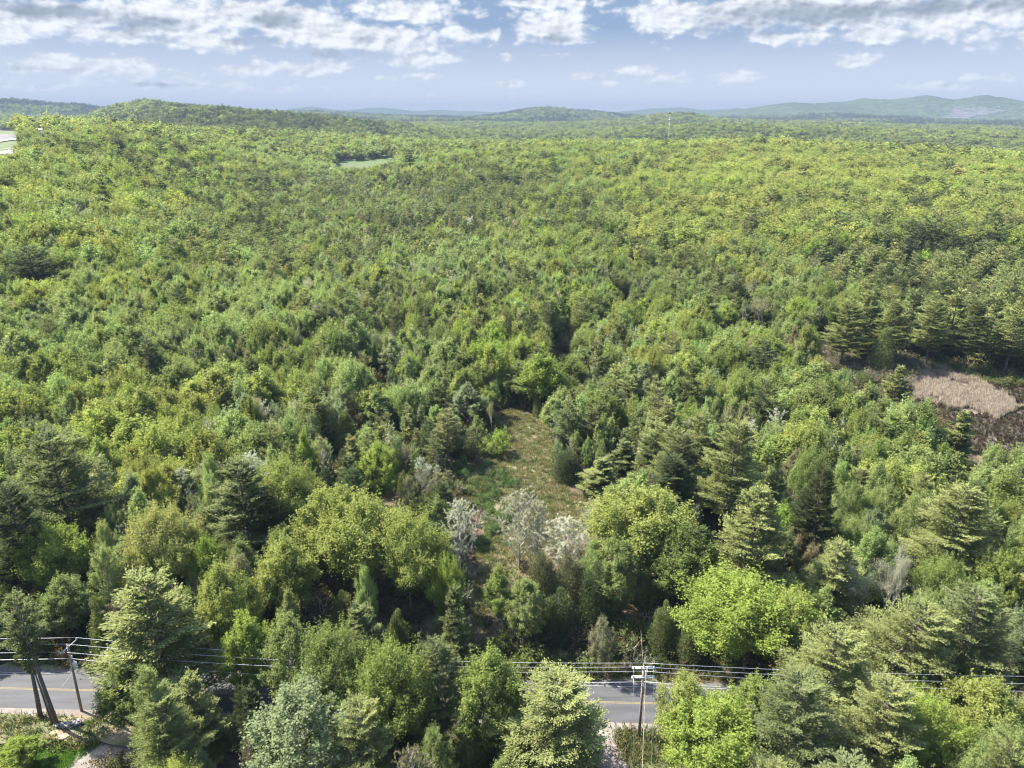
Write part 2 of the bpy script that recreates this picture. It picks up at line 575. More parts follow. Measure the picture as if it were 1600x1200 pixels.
M_LEAF = leaf_mat('broad_leaf', 0.5)
M_NEEDLE = leaf_mat('needles', 0.25, 0.0)
M_BARK = rough_mat('grey_brown_bark', (0.06, 0.048, 0.036), (0.16, 0.14, 0.115), 6, bump=0.02)
M_PBARK = rough_mat('pine_bark', (0.06, 0.048, 0.04), (0.17, 0.145, 0.12), 5, bump=0.03)
M_BIRCH = rough_mat('pale_bark', (0.2, 0.18, 0.15), (0.5, 0.48, 0.43), 3, bump=0.01)
M_TWIG = rough_mat('silver_twigs', (0.26, 0.24, 0.19), (0.46, 0.44, 0.37), 2)
M_DEAD = rough_mat('dead_wood', (0.3, 0.27, 0.23), (0.5, 0.47, 0.42), 3)
M_FLOOR = rough_mat('forest_floor', (.030, .030, .014), (.075, .058, .034), 0.5, 8, c3=(.10, .072, .042), s3=0.06, bump=0.12, bump_scale=2.0)


# ------------------------------------------------------------------ tree prototypes
def rnd_dirs(g, n, zb=0.0):
    d = g.normal(size=(n, 3))
    d[:, 2] += zb
    return d / np.maximum(np.linalg.norm(d, axis=1, keepdims=True), 1e-9)


def limb(G, g, p0, p1, r0, r1, sag=0.0, k=4, seg=4, m=0):
    t = np.linspace(0, 1, seg)[:, None]
    P = p0 + (p1 - p0) * t
    P[1:-1] += g.normal(size=(seg - 2, 3)) * np.linalg.norm(p1 - p0) * 0.05
    P[:, 2] += sag * np.sin(t[:, 0] * math.pi)
    G.tube(P, r0 + (r1 - r0) * t[:, 0], k, m)


def broadleaf(seed, H, R, base, K, n, ls, lod, point=0.2):
    """broad crown: leaf sprays on many small shoots, fuller outside, with gaps and an uneven outline"""
    g = np.random.default_rng(seed)
    T, C = Geo(), Geo()
    zc, az_ = H * (base + (1 - base) * 0.5), H * (1 - base) * 0.5
    lean = g.normal(size=2) * 0.03 * H
    top = np.array([lean[0], lean[1], H * 0.8])
    r0 = 0.011 * H + 0.03
    trunk = np.array([[0, 0, -0.3], [0, 0, H * base * 0.5], [lean[0] * .4, lean[1] * .4, H * 0.45], top])
    T.tube(trunk, [r0, r0 * .85, r0 * .6, r0 * .15], 6 if lod == 0 else 4, 0)
    # main boughs of unequal length, each carrying its own share of shoots
    nb = 5 if lod > 1 else 9
    bph, bu, bl = g.uniform(0, 6.283, nb), g.uniform(-.2, .95, nb), g.uniform(.8, 1.15, nb)
    bd = np.stack([np.sqrt(1 - bu ** 2) * np.cos(bph), np.sqrt(1 - bu ** 2) * np.sin(bph), bu], 1)
    cc, cr = [], []
    for i in range(K):
        ph = i * 2.39996 + g.uniform(-.6, .6)
        u = np.clip(1 - 1.75 * (i + 0.5) / K + g.normal() * 0.1, -0.85, 1)
        rr = math.sqrt(max(0.01, 1 - u * u))
        d = np.array([rr * math.cos(ph), rr * math.sin(ph), u])
        near = bd @ d
        j = int(np.argmax(near))
        ext = bl[j] * (0.66 + 0.42 * max(0, near[j]) ** 3)          # bulges where a bough reaches out
        q = ext * (g.uniform(0.80, 1.0) if g.random() < .68 else g.uniform(.35, .8))
        tap = 1 - point * max(0, u) - 0.18 * max(0, -u)
        cc.append([d[0] * R * q * tap + lean[0] * .8, d[1] * R * q * tap + lean[1] * .8, zc + az_ * u * (0.55 + .45 * q)])
        cr.append(g.uniform(0.10, 0.24) * R * (1.0 if lod == 0 else 1.15 if lod == 1 else 1.5))
    cc, cr = np.array(cc), np.array(cr)
    if lod < 2:
        for i in range(0, K, 4 if lod == 0 else 6):
            zj = np.clip(cc[i, 2] - 0.32 * H * g.uniform(.4, 1), H * base * 0.7, H * 0.74)
            f = zj / (H * 0.8)
            limb(T, g, np.array([lean[0] * f, lean[1] * f, zj]), cc[i], r0 * 0.30, r0 * 0.05, 0.02 * H, 3, 4)
    w = cr ** 2
    cnt = np.maximum(1, (n * w / w.sum()).astype(int))
    idx = np.repeat(np.arange(K), cnt)
    m = len(idx)
    d = rnd_dirs(g, m, 0.25)
    c, r = cc[idx], cr[idx]
    out = c - np.array([lean[0] * .5, lean[1] * .5, zc - az_ * 0.3])
    out /= np.maximum(np.linalg.norm(out, axis=1, keepdims=True), 1e-6)
    rad = r * np.abs(g.normal(0.75, 0.38, m))
    P = c + d * rad[:, None] * np.array([1, 1, 0.9])
    ns = max(3, K // 2)                                     # thin shoots standing out of the crown
    sh = g.random(m) < 0.26
    k = int(sh.sum())
    si = g.integers(0, K * (4 if lod == 0 else 2), k)
    so_, sd = cc[si % K], rnd_dirs(g, K * 4, 0.0)[si] * .45
    t_ = g.uniform(0.4, 1.0, k)
    o2 = so_ - np.array([lean[0] * .5, lean[1] * .5, zc - az_ * 0.3])
    o2 /= np.maximum(np.linalg.norm(o2, axis=1, keepdims=True), 1e-6)
    P[sh] = so_ + (o2 * .55 + sd + np.array([0, 0, .65])) * (cr[si % K] * 2.1 * t_)[:, None] + g.normal(size=(k, 3)) * ls * .8
    P[:, 2] = np.where(P[:, 2] < H * base * .8, H * base * .8 + g.random(m) * .5, P[:, 2])
    nrm = d * 0.35 + out * 0.3 + rnd_dirs(g, m, 0.4) * 0.8 + np.array([0, 0, .3])
    nrm /= np.linalg.norm(nrm, axis=1, keepdims=True)
    tan = np.cross(nrm, rnd_dirs(g, m))
    sz = ls * g.uniform(0.5, 1.35, m)
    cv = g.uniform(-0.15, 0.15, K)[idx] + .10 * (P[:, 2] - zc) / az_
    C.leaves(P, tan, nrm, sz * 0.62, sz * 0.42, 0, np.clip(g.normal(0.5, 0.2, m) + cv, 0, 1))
    return T, C


def spire(seed, H, R, n, ls, lod, nbr=70):
    """slender tree: one leader with rising branches along its height and a thin veil of buds"""
    g = np.random.default_rng(seed)
    T, C = Geo(), Geo()
    T.tube([[0, 0, -.2], [.05 * R, 0, H * .5], [0, .05 * R, H]], [.0095 * H + .02, .006 * H + .015, .015], 5, 0)
    P = []
    for i in range(nbr):
        f = .12 + .86 * (i + g.random()) / nbr
        ph = i * 2.39996 + g.uniform(-.3, .3)
        L_ = R * (1.15 * (1 - f) ** .6 * min(1, .35 + f * 2)) * g.uniform(.6, 1.15) + .15
        rise = g.uniform(.9, 1.7)
        p0 = np.array([0, 0, H * f])
        d = np.array([math.cos(ph), math.sin(ph), rise])
        p1 = p0 + d * L_
        p1[2] = min(p1[2], H * 1.03)
        T.tube([p0, (p0 + p1) / 2 + g.normal(size=3) * .05, p1], [.045, .03, .014] if lod == 0 else [.05, .03, .015], 3, 0, cap=False)
        for j in range(6 if lod == 0 else 3):
            t = g.uniform(.25, 1)
            q0 = p0 + (p1 - p0) * t
            q1 = q0 + (rnd_dirs(g, 1, .6)[0] * .8 + d / np.linalg.norm(d) * .4) * L_ * .38
            if lod < 2:
                T.tube([q0, q1], [.020, .010] if lod == 0 else [.02, .01], 3, 0, cap=False)
            kk = max(2, int(n / nbr / 5))
            tt = g.uniform(.1, 1.05, (kk, 1))
            P.append(q0 + (q1 - q0) * tt + g.normal(size=(kk, 3)) * .07)
    P = np.vstack(P)
    m = len(P)
    sz = ls * g.uniform(.5, 1.3, m)
    C.leaves(P, rnd_dirs(g, m), rnd_dirs(g, m), sz * .5, sz * .36, 0, np.clip(g.normal(.5, .2, m), 0, 1))
    return T, C


def pine(seed, H, R, base, whorls, per, n, ls, lod, flat=0.0):
    """white pine: whorled, near level boughs that carry plumes of needles"""
    g = np.random.default_rng(seed)
    T, C = Geo(), Geo()
    r0 = 0.015 * H + 0.04
    bx, by = g.normal(size=2) * 0.012 * H
    zz = np.linspace(0, H * 0.985, 6)
    tr = np.stack([bx * np.sin(zz / H * 3), by * np.sin(zz / H * 2.4), zz], 1)
    tr[0, 2] = -0.3
    T.tube(tr, r0 * (1 - 0.93 * zz / H), 6 if lod == 0 else 4, 0)
    PP, TT, NN, LL = [], [], [], []
    boughs = []
    for wi in range(whorls):
        f = (wi + g.uniform(-.3, .3)) / whorls
        f = min(max(f, 0), 0.985)
        z = H * (base + (1 - base) * f)
        prof = ((1 - f) ** (0.80 - 0.35 * flat)) * min(1, 0.55 + f * 2.2)
        for j in range(per):
            ph = wi * 1.9 + j * 2 * math.pi / per + g.uniform(-.45, .45)
            Lb = R * prof * g.uniform(0.45, 1.25) + 0.3
            if g.random() < 0.10:
                Lb *= 0.4
            boughs.append((z + g.uniform(-.35, .35), ph, Lb, f))
    wsum = sum(b[2] ** 1.5 for b in boughs)
    for z, ph, Lb, f in boughs:
        el = math.radians(g.uniform(-4, 14) + 38 * f ** 2)
        dh = np.array([math.cos(ph), math.sin(ph), 0])
        base_p = np.array([bx * math.sin(z / H * 3), by * math.sin(z / H * 2.4), z])
        k = max(4, int(n * Lb ** 1.5 / wsum))
        npl = max(3, int(Lb * 2.4))                        # plumes along the bough
        pt, pl_ = g.uniform(0.28, 1.0, npl) ** .75, g.normal(size=npl) * 0.26 * Lb
        pl_ *= (0.35 + 0.75 * np.sin(np.clip(pt, 0, 1) * 2.6))
        pz = np.abs(g.normal(size=npl)) * .16
        pi_ = g.integers(0, npl, k)
        pw = .16 + .05 * Lb
        t = pt[pi_] + g.normal(size=k) * pw / Lb * .9
        lat = pl_[pi_] + g.normal(size=k) * pw
        curve = Lb * (math.tan(el) * t + 0.10 * t ** 2 - 0.02)
        side = np.array([-dh[1], dh[0], 0])
        P = base_p + dh * (Lb * t)[:, None] + side * lat[:, None]
        P[:, 2] += curve - 0.10 * np.abs(lat) + pz[pi_] + np.abs(g.normal(size=k)) * 0.15 - 0.05
        if lod < 2:
            tip = base_p + dh * Lb * 0.96
            tip[2] += Lb * (math.tan(el) + 0.06)
            limb(T, g, base_p, tip, 0.02 + 0.012 * Lb, 0.012, -0.02 * Lb, 3, 3)
        tan = dh * 0.75 + side * (np.sign(lat) * g.uniform(0.1, 0.9, k))[:, None] + np.array([0, 0, 1.0]) * g.uniform(0.0, 0.85, k)[:, None]
        nrm = np.tile(np.array([0, 0, 1.0]), (k, 1)) + rnd_dirs(g, k) * 0.55 + dh * 0.25
        PP.append(P), TT.append(tan), NN.append(nrm), LL.append(np.full(k, f))
    P, tn, nr = np.vstack(PP), np.vstack(TT), np.vstack(NN)
    m = len(P)
    sz = ls * g.uniform(0.65, 1.35, m)
    C.leaves(P, tn, nr, sz * 0.72, sz * 0.30, 0, np.clip(g.normal(0.5, 0.2, m), 0, 1))
    return T, C


def cedar(seed, H, R, n, ls, lod):
    """narrow column of small dense sprays down to the ground"""
    g = np.random.default_rng(seed)
    T, C = Geo(), Geo()
    T.tube([[0, 0, -.2], [0, 0, H * .5], [0, 0, H * .93]], [0.012 * H + .03, 0.008 * H, 0.02], 4, 0)
    K = 46 if lod == 0 else 24 if lod == 1 else 12
    ph = np.arange(K) * 2.39996
    f = np.sqrt((np.arange(K) + .5) / K)                  # 0 top .. 1 foot
    zc = H * (0.97 - 0.85 * f)
    prof = R * np.clip(0.18 + 1.05 * f ** 0.75, 0, 1) * g.uniform(0.55, 1.0, K)
    cc = np.stack([np.cos(ph) * prof * .72, np.sin(ph) * prof * .72, zc + g.normal(size=K) * .03 * H], 1)
    cr = (0.20 + 0.30 * f) * R * g.uniform(.8, 1.3, K) + 0.1
    idx = g.integers(0, K, n)
    d = rnd_dirs(g, n)
    P = cc[idx] + d * (cr[idx] * g.uniform(.3, 1, n) ** .5)[:, None] * np.array([1, 1, 1.9])
    P[:, 2] = np.clip(P[:, 2], 0.15, H * 1.02)
    out = P * np.array([1, 1, 0])
    out /= np.maximum(np.linalg.norm(out, axis=1, keepdims=True), 1e-6)
    nr = out * .6 + rnd_dirs(g, n) * .7
    tn = np.array([0, 0, 1.0]) + rnd_dirs(g, n) * .7 + out * .3
    sz = ls * g.uniform(.6, 1.3, n)
    C.leaves(P, tn, nr, sz * .7, sz * .34, 0, np.clip(g.normal(.5, .2, n), 0, 1))
    return T, C


def twiggy(seed, H, R, depth, n, ls, lod, upright=0.6):
    """branching skeleton that stays visible through a thin veil of buds"""
    g = np.random.default_rng(seed)
    T, C = Geo(), Geo()
    tips = []

    def grow(p, d, L, r, dep):
        q = p + d * L
        mid = (p + q) / 2 + g.normal(size=3) * L * .05
        T.tube([p, mid, q], [r, r * .8, r * .6], 4 if dep == depth else 3, 0, cap=False)
        if dep == 0:
            tips.append(q)
            return
        if dep <= 2:
            tips.append(q)
        nb = 4 if dep == depth else int(g.integers(2, 5)) if dep > 1 else 3
        for i in range(nb):
            ph = g.uniform(0, 6.283)
            sp = g.uniform(.35, .85)
            nd = d * (1 if i else 1.3) + np.array([math.cos(ph) * sp, math.sin(ph) * sp, upright * .5])
            nd /= np.linalg.norm(nd)
            grow(p + (q - p) * (g.uniform(.45, 1.0) if i else 1.0), nd, L * g.uniform(.6, .85), r * .55, dep - 1)
    nstem = 1 if upright > .5 else 3
    for k in range(nstem):
        d0 = np.array([g.normal() * .05 + (0 if nstem == 1 else .35 * math.cos(k * 2.1)), g.normal() * .05 + (0 if nstem == 1 else .35 * math.sin(k * 2.1)), 1.0])
        grow(np.array([0, 0, -.1]), d0 / np.linalg.norm(d0), H * .34, 0.014 * H + .02, depth)
    V = np.vstack(T.v)
    sz_, mx = V[:, 2].max(), np.abs(V[:, :2]).max()
    sc = np.array([R / mx, R / mx, H / sz_])
    for v in T.v:
        v *= sc
    tips = np.array(tips) * sc
    idx = g.integers(0, len(tips), n)
    P = tips[idx] + g.normal(size=(n, 3)) * 0.045 * H * (0.35 if lod == 0 else .5)
    sz = ls * g.uniform(.5, 1.3, n)
    C.leaves(P, rnd_dirs(g, n), rnd_dirs(g, n), sz * .55, sz * .4, 0, np.clip(g.normal(.5, .2, n), 0, 1))
    return T, C


PROTO = {}          # (kind, lod) -> list of dict(trunk, crown, both, H, R)


def register(kind, lod, TC, H, R, bark, leaf):
    T, C = TC
    i = len(PROTO.setdefault((kind, lod), []))
    nm = '%s_lod%d_%d' % (kind, lod, i)
    B = Geo()
    B.add(np.vstack(C.v), np.vstack(C.q), 0, np.concatenate(C.a))
    B.add(np.vstack(T.v), np.vstack(T.q), 1)
    e = dict(H=H, R=R, both=B.mesh(nm, [leaf, bark]))
    if lod < 2:
        e['trunk'] = T.mesh(nm + '_trunk', [bark], True)
        e['crown'] = C.mesh(nm + '_crown', [leaf])
    PROTO[(kind, lod)].append(e)


LOD_N = {0: (50000, .162), 1: (10500, .30), 2: (3400, .46), 3: (620, 1.0)}
for lod in (0, 1, 2, 3):
    n, ls = LOD_N[lod]
    q = {0: 1.0, 1: .8, 2: .6, 3: .5}[lod]
    nv = {0: 4, 1: 4, 2: 3, 3: 2}[lod]
    for i in range(nv):
        base = [.28, .2, .35, .12][i]
        register('maple', lod, broadleaf(10 + i + lod * 100, 15, [4.6, 4.0, 5.0, 3.7][i], base, int([150, 120, 170, 110][i] * q ** 3), int(n * 1.15), ls, lod, [.15, .4, .1, .35][i]), 15, [4.6, 4.0, 5.0, 3.7][i], M_BARK, M_LEAF)
    for i in range(min(3, nv)):
        register('birch', lod, broadleaf(40 + i + lod * 100, 14, [2.9, 2.5, 3.3][i], [.15, .25, .1][i], int([100, 80, 110][i] * q ** 3), int(n * .62), ls * .85, lod, [.4, .6, .25][i]), 14, [2.9, 2.5, 3.3][i], M_BIRCH, M_LEAF)
    for i in range(min(4, nv)):
        H, R, b, wh, per, fl = [(24, 5.2, .30, 22, 6, .5), (18, 4.4, .12, 19, 6, .25), (21, 6.0, .22, 18, 7, .8), (14, 3.6, .06, 17, 6, .1)][i]
        register('pine', lod, pine(70 + i + lod * 100, H, R, b, max(7, int(wh * (1, .85, .6, .4)[lod])), per if lod < 2 else 5, int(n * 1.25), ls * (1.15 if lod == 0 else 1.1), lod, fl), H, R, M_PBARK, M_NEEDLE)
    if lod == 0:
        register('pine', 0, pine(177, 20, 2.4, .60, 9, 4, 9000, ls * 1.1, 0, .7), 20, 2.4, M_PBARK, M_NEEDLE)
    for i in range(min(2, nv)):
        register('cedar', lod, cedar(90 + i + lod * 100, 10, [1.8, 2.3][i], int(n * .55), ls * .85, lod), 10, [1.8, 2.3][i], M_BARK, M_NEEDLE)
    if lod < 3:
        register('bare', lod, spire(95 + lod * 100, 12, 2.4, int(n * .26), ls * (.62 if lod == 0 else .75), lod, {0: 80, 1: 40, 2: 18}[lod]), 12, 2.4, M_TWIG, M_LEAF)
        register('bare', lod, twiggy(96 + lod * 100, 12, 3.4, {0: 6, 1: 5, 2: 3}[lod], int(n * .22), ls * .62, lod, .7), 12, 3.4, M_TWIG, M_LEAF)
        register('bare', lod, spire(97 + lod * 100, 12, 3.2, int(n * .30), ls * (.62 if lod == 0 else .75), lod, {0: 60, 1: 34, 2: 16}[lod]), 12, 3.2, M_TWIG, M_LEAF)
    if lod < 2:
        register('shrub', lod, broadleaf(130 + lod, 2.4, 1.5, .02, 36, int(n * .09), ls * .62, 1), 2.4, 1.5, M_BARK, M_LEAF)
        register('shrub', lod, broadleaf(134 + lod, 1.8, 1.6, .02, 26, int(n * .08), ls * .62, 1), 1.8, 1.6, M_BARK, M_LEAF)
        register('brush', lod, twiggy(140 + lod, 2.6, 2.0, 4 if lod == 0 else 3, int(n * .05), ls * .5, 1, .3), 2.6, 2.0, M_TWIG, M_LEAF)

COL = {   # name: albedo
    'yellow-green': (.185, .205, .062), 'fresh green': (.145, .176, .052), 'pale green': (.172, .210, .082), 'lime green': (.170, .212, .050),
    'mid green': (.124, .152, .050), 'olive': (.122, .142, .054), 'golden': (.200, .205, .075), 'rusty': (.150, .145, .082), 'grey-green': (.155, .182, .098),
    'dark green': (.064, .080, .036), 'blue-green': (.108, .122, .052), 'soft green': (.146, .172, .064), 'brownish': (.108, .108, .054),
    'pale silver': (.36, .36, .30), 'silvery': (.37, .37, .31), 'grey': (.27, .265, .20), 'white': (.58, .56, .48), 'light needle': (.158, .172, .066)}
COL = {k_: tuple(min(.6, c_ * f_) for c_, f_ in zip(v_, (1.13, 1.15, 1.08))) for k_, v_ in COL.items()}


# ------------------------------------------------------------------ ground sheet and hills
def inside(px, py, poly):
    px, py = np.asarray(px, float), np.asarray(py, float)
    c = np.zeros(px.shape, bool)
    n = len(poly)
    for i in range(n):
        x1, y1 = poly[i]
        x2, y2 = poly[(i + 1) % n]
        k = ((y1 > py) != (y2 > py)) & (px < (x2 - x1) * (py - y1) / (y2 - y1 + 1e-9) + x1)
        c ^= k
    return c


def polar_sheet(name, r0, r1, azs, ratio, mats, foot=0.0):
    nr = int(math.log(r1 / r0) / math.log(ratio)) + 2
    rs = np.exp(np.linspace(math.log(r0), math.log(r1), nr))
    A, R_ = np.meshgrid(azs, rs)
    X, Y = np.sin(A) * R_, np.cos(A) * R_
    Z = zt(X, Y) - foot
    na = len(azs)
    i, j = np.meshgrid(np.arange(nr - 1), np.arange(na - 1), indexing='ij')
    q = np.stack([i * na + j, i * na + j + 1, (i + 1) * na + j + 1, (i + 1) * na + j], -1).reshape(-1, 4)[:, ::-1]
    return mesh_quads(name, np.stack([X, Y, Z], -1).reshape(-1, 3), q, mats, smooth=True)


front = np.radians(np.arange(-54, 54.01, 0.5))
back = np.radians(np.arange(54, 306.01, 6.0))
azs = np.concatenate([front, back[1:-1], [math.radians(306)]])
gm = polar_sheet('ground', 1.5, 4300, azs, 1.024, [M_FLOOR])
ground = link('ground', gm, kind='structure')


def hill_material():
    m, nt, N, L = new_mat('distant_woods')
    tc = N('ShaderNodeTexCoord')

    def tex(sc, det, lo, hi):
        n = N('ShaderNodeTexNoise')
        n.inputs['Scale'].default_value = sc
        n.inputs['Detail'].default_value = det
        L(tc.outputs['Object'], n.inputs['Vector'])
        r = N('ShaderNodeMapRange')
        r.interpolation_type = 'SMOOTHSTEP'
        L(n.outputs['Fac'], r.inputs[0])
        r.inputs[1].default_value, r.inputs[2].default_value = lo, hi
        return r.outputs[0], n.outputs['Fac']
    f1, h1 = tex(1 / 60., 6, .42, .62)
    f2, _ = tex(1 / 700., 5, .46, .58)
    f3, h3 = tex(1 / 16., 3, .3, .7)

    def mix(f, a, b):
        n = N('ShaderNodeMix')
        n.data_type = 'RGBA'
        L(f, n.inputs[0])
        for k, v in ((6, a), (7, b)):
            if isinstance(v, tuple):
                n.inputs[k].default_value = (*v, 1)
            else:
                L(v, n.inputs[k])
        return n.outputs[2]
    a = mix(f1, (.030, .048, .030), (.085, .108, .048))
    b = mix(f1, (.018, .030, .024), (.045, .064, .034))
    c = mix(f2, a, b)
    d = mix(f3, c, (.055, .075, .035))
    # bare rock of the quarry, benched on the mountainside
    at_ = N('ShaderNodeAttribute')
    at_.attribute_name = 'quarry'
    w = N('ShaderNodeTexWave')
    w.wave_type, w.bands_direction = 'BANDS', 'Z'
    w.inputs['Scale'].default_value = 1 / 45.
    w.inputs['Distortion'].default_value = 3
    w.inputs['Detail'].default_value = 3
    w.inputs['Detail Scale'].default_value = .02
    L(tc.outputs['Object'], w.inputs['Vector'])
    rock = mix(w.outputs['Fac'], (.075, .072, .075), (.13, .125, .13))
    mm = N('ShaderNodeMath')
    mm.operation = 'MULTIPLY_ADD'
    L(h1, mm.inputs[0])
    mm.inputs[1].default_value = 3.0
    L(at_.outputs['Fac'], mm.inputs[2])
    mr = N('ShaderNodeMapRange')
    L(mm.outputs[0], mr.inputs[0])
    mr.inputs[1].default_value, mr.inputs[2].default_value = 2.2, 2.35
    col = mix(mr.outputs[0], d, rock)
    p = N('ShaderNodeBsdfDiffuse')
    L(col, p.inputs[0])
    bp = N('ShaderNodeBump')
    bp.inputs['Strength'].default_value = 1.0
    bp.inputs['Distance'].default_value = 9.0
    L(h3, bp.inputs['Height'])
    b2 = N('ShaderNodeBump')
    b2.inputs['Strength'].default_value = 1.0
    b2.inputs['Distance'].default_value = 25.0
    L(h1, b2.inputs['Height'])
    L(bp.outputs[0], b2.inputs['Normal'])
    L(b2.outputs[0], p.inputs['Normal'])
    o = N('ShaderNodeOutputMaterial')
    L(p.outputs[0], o.inputs[0])
    return m


hm = polar_sheet('hills', 4250, 14300, np.radians(np.arange(-58, 58.01, 0.16)), 1.0075, [hill_material()], foot=0.0)
co = np.empty(len(hm.vertices) * 3, np.float32)
hm.vertices.foreach_get('co', co)
co = co.reshape(-1, 3)
rr_ = np.hypot(co[:, 0], co[:, 1])
# treetops roughen the far skyline
rough = (fbm(co[:, 0] / 45, co[:, 1] / 45, 31, 3) - .5) * 12
co[:, 2] += rough * np.clip((rr_ - 4250) / 300, 0, 1)
hm.vertices.foreach_set('co', co.ravel())
hpx, hpy, _d = project(co[:, 0], co[:, 1], co[:, 2])
qx = (hpx - 1515) / 62
qy = (hpy - 176 + (hpx - 1515) * 0.05) / 14
qv = np.clip(1.35 - np.hypot(qx, qy), 0, 1) * (rr_ > 6900)
at_ = hm.attributes.new('quarry', 'FLOAT', 'POINT')
at_.data.foreach_set('value', qv.astype(np.float32))
hills = link('hills', hm, kind='structure')


def ragged(poly, amp, seed=0, n=9):
    out = []
    for i in range(len(poly)):
        (x1, y1), (x2, y2) = poly[i], poly[(i + 1) % len(poly)]
        for k in range(n):
            t = k / n
            x, y = x1 + (x2 - x1) * t, y1 + (y2 - y1) * t
            a = float(fbm(np.array([x / 16.0]), np.array([y / 7.0 + 5]), seed, 3)[0]) - .5
            b = float(fbm(np.array([x / 16.0 + 50]), np.array([y / 7.0]), seed + 9, 3)[0]) - .5
            out.append((x + 3.2 * amp * a, y + 1.6 * amp * b))
    return out


def drape(name, poly_px, mat, lift=0.06, step=1.0, kind='structure', world=None):
    """a sheet laid over the terrain inside an outline given as points seen in the photo"""
    pts = world if world is not None else [hit(*p) for p in poly_px]
    xs, ys = [p[0] for p in pts], [p[1] for p in pts]
    gx, gy = np.arange(min(xs) - step, max(xs) + step * 2, step), np.arange(min(ys) - step, max(ys) + step * 2, step)
    X, Y = np.meshgrid(gx, gy)
    wob = (fbm(X / (3.0 * max(step, 1)), Y / (3.0 * max(step, 1)), 77, 3) - .5) * step * 5.0
    cx, cy = (X[:-1, :-1] + X[1:, 1:]) / 2, (Y[:-1, :-1] + Y[1:, 1:]) / 2
    keep = inside(cx + wob[:-1, :-1], cy + wob[1:, 1:], pts)
    i, j = np.nonzero(keep)
    w = X.shape[1]
    q = np.stack([i * w + j, i * w + j + 1, (i + 1) * w + j + 1, (i + 1) * w + j], -1)
    used, inv = np.unique(q, return_inverse=True)
    V = np.stack([X.ravel(), Y.ravel(), (zt(X, Y) + lift).ravel()], -1)[used]
    return link(name, mesh_quads(name, V, inv.reshape(q.shape), [mat], smooth=True), kind=kind), pts


CLEAR_PX = [(738, 905), (744, 840), (762, 830), (745, 800), (722, 770), (700, 745), (712, 722), (745, 728), (778, 700), (770, 668), (782, 640), (815, 640), (842, 655), (862, 690), (868, 730), (890, 765),
            (935, 785), (935, 815), (905, 830), (860, 850), (800, 900), (770, 905), (762, 960), (738, 1000), (725, 990), (736, 945)]
CLEAR_PX = ragged(CLEAR_PX, 9, 8, 4)
M_DRY = rough_mat('dry_meadow', (.068, .072, .030), (.150, .128, .070), 0.55, 9, c3=(.165, .13, .085), s3=.16, bump=.10, bump_scale=3)
FIELD_FIX = 1
M_FIELD = rough_mat('green_field', (.050, .078, .020), (.066, .090, .026), .06, 6, c3=(.072, .080, .032), s3=.02)
M_LAWN = rough_mat('lawn', (.028, .078, .010), (.060, .112, .018), .7, 7, c3=(.085, .10, .03), s3=.25, bump=.05, bump_scale=6)
M_VERGE = rough_mat('verge_grass', (.06, .078, .025), (.11, .105, .052), .8, 8, c3=(.14, .115, .075), s3=.22, bump=.05, bump_scale=5)
M_DIRT = rough_mat('sandy_gravel', (.125, .11, .094), (.185, .165, .142), 1.2, 9, c3=(.12, .10, .083), s3=.35, bump=.03, bump_scale=9)
M_REEDBED = rough_mat('reed_bed_soil', (.11, .085, .072), (.19, .15, .128), .5, 8, c3=(.05, .035, .025), s3=.05)
M_BOG = rough_mat('boggy_brown_soil', (.018, .014, .010), (.048, .034, .025), .35, 8, c3=(.06, .05, .036), s3=.12)
drape('clearing', CLEAR_PX, M_DRY, .07, .8)
GAPS_PX = [[(868, 520), (900, 510), (905, 560), (880, 590), (862, 640), (850, 640), (866, 570)], [(555, 590), (620, 590), (625, 612), (560, 618)],
           [(560, 640), (500, 640), (505, 612), (550, 610)], [(505, 720), (540, 722), (530, 752), (500, 750)], [(985, 640), (1040, 625), (1050, 655), (990, 665)]]
for gp in GAPS_PX:
    drape('bare_soil', gp, M_DRY, .06, 1.0)
FIELD_PX = [(520, 259), (530, 254), (560, 252), (596, 249), (618, 246), (624, 248), (600, 255), (562, 261), (526, 264)]
drape('hay_field', [(580 + (a_ - 580) * 1.16, 256 + (b_ - 256) * 1.9) for a_, b_ in FIELD_PX], M_FIELD, .6, 4.0)
PARK_PX = [(-140, 196), (30, 205), (33, 212), (36, 226), (28, 236), (22, 246), (-140, 262)]
REED_PX = [(1416, 578), (1440, 575), (1490, 586), (1530, 594), (1545, 603), (1560, 622), (1602, 640), (1585, 662), (1500, 654), (1450, 634), (1418, 618)]
REED_PX = [(a_, b_ - 5) for a_, b_ in REED_PX]
REED_PX = ragged(REED_PX, 15, 3)
BOG_PX = [(1400, 568), (1480, 574), (1560, 592), (1680, 600), (1700, 780), (1585, 740), (1500, 700), (1440, 650), (1405, 615)]
drape('bog', BOG_PX, M_BOG, .06, 2.0)
drape('reed_bed', REED_PX, M_REEDBED, .14, 1.2)


# ------------------------------------------------------------------ road
def strip(name, d0, d1, s0, s1, z, mat, kind='structure', n=60, jit0=0.0, jit1=0.0, crown=0.0, cross=2):
    s = np.linspace(s0, s1, n)
    rows = []
    for k in range(cross):
        f = k / (cross - 1)
        d = d0 + (d1 - d0) * f + (jit0 if k == 0 else jit1 if k == cross - 1 else 0) * (fbm(s / 2.5, s * 0 + k, 5, 3) - .5) * 2
        P = RC[None, :] + s[:, None] * RD + d[:, None] * RNRM
        rows.append(np.column_stack([P, z + crown * (1 - (2 * f - 1) ** 2) + 0 * s]))
    V = np.concatenate(rows)
    i, j = np.meshgrid(np.arange(cross - 1), np.arange(n - 1), indexing='ij')
    q = np.stack([i * n + j, i * n + j + 1, (i + 1) * n + j + 1, (i + 1) * n + j], -1).reshape(-1, 4)
    return mesh_quads(name, V, q, [mat], smooth=True), kind


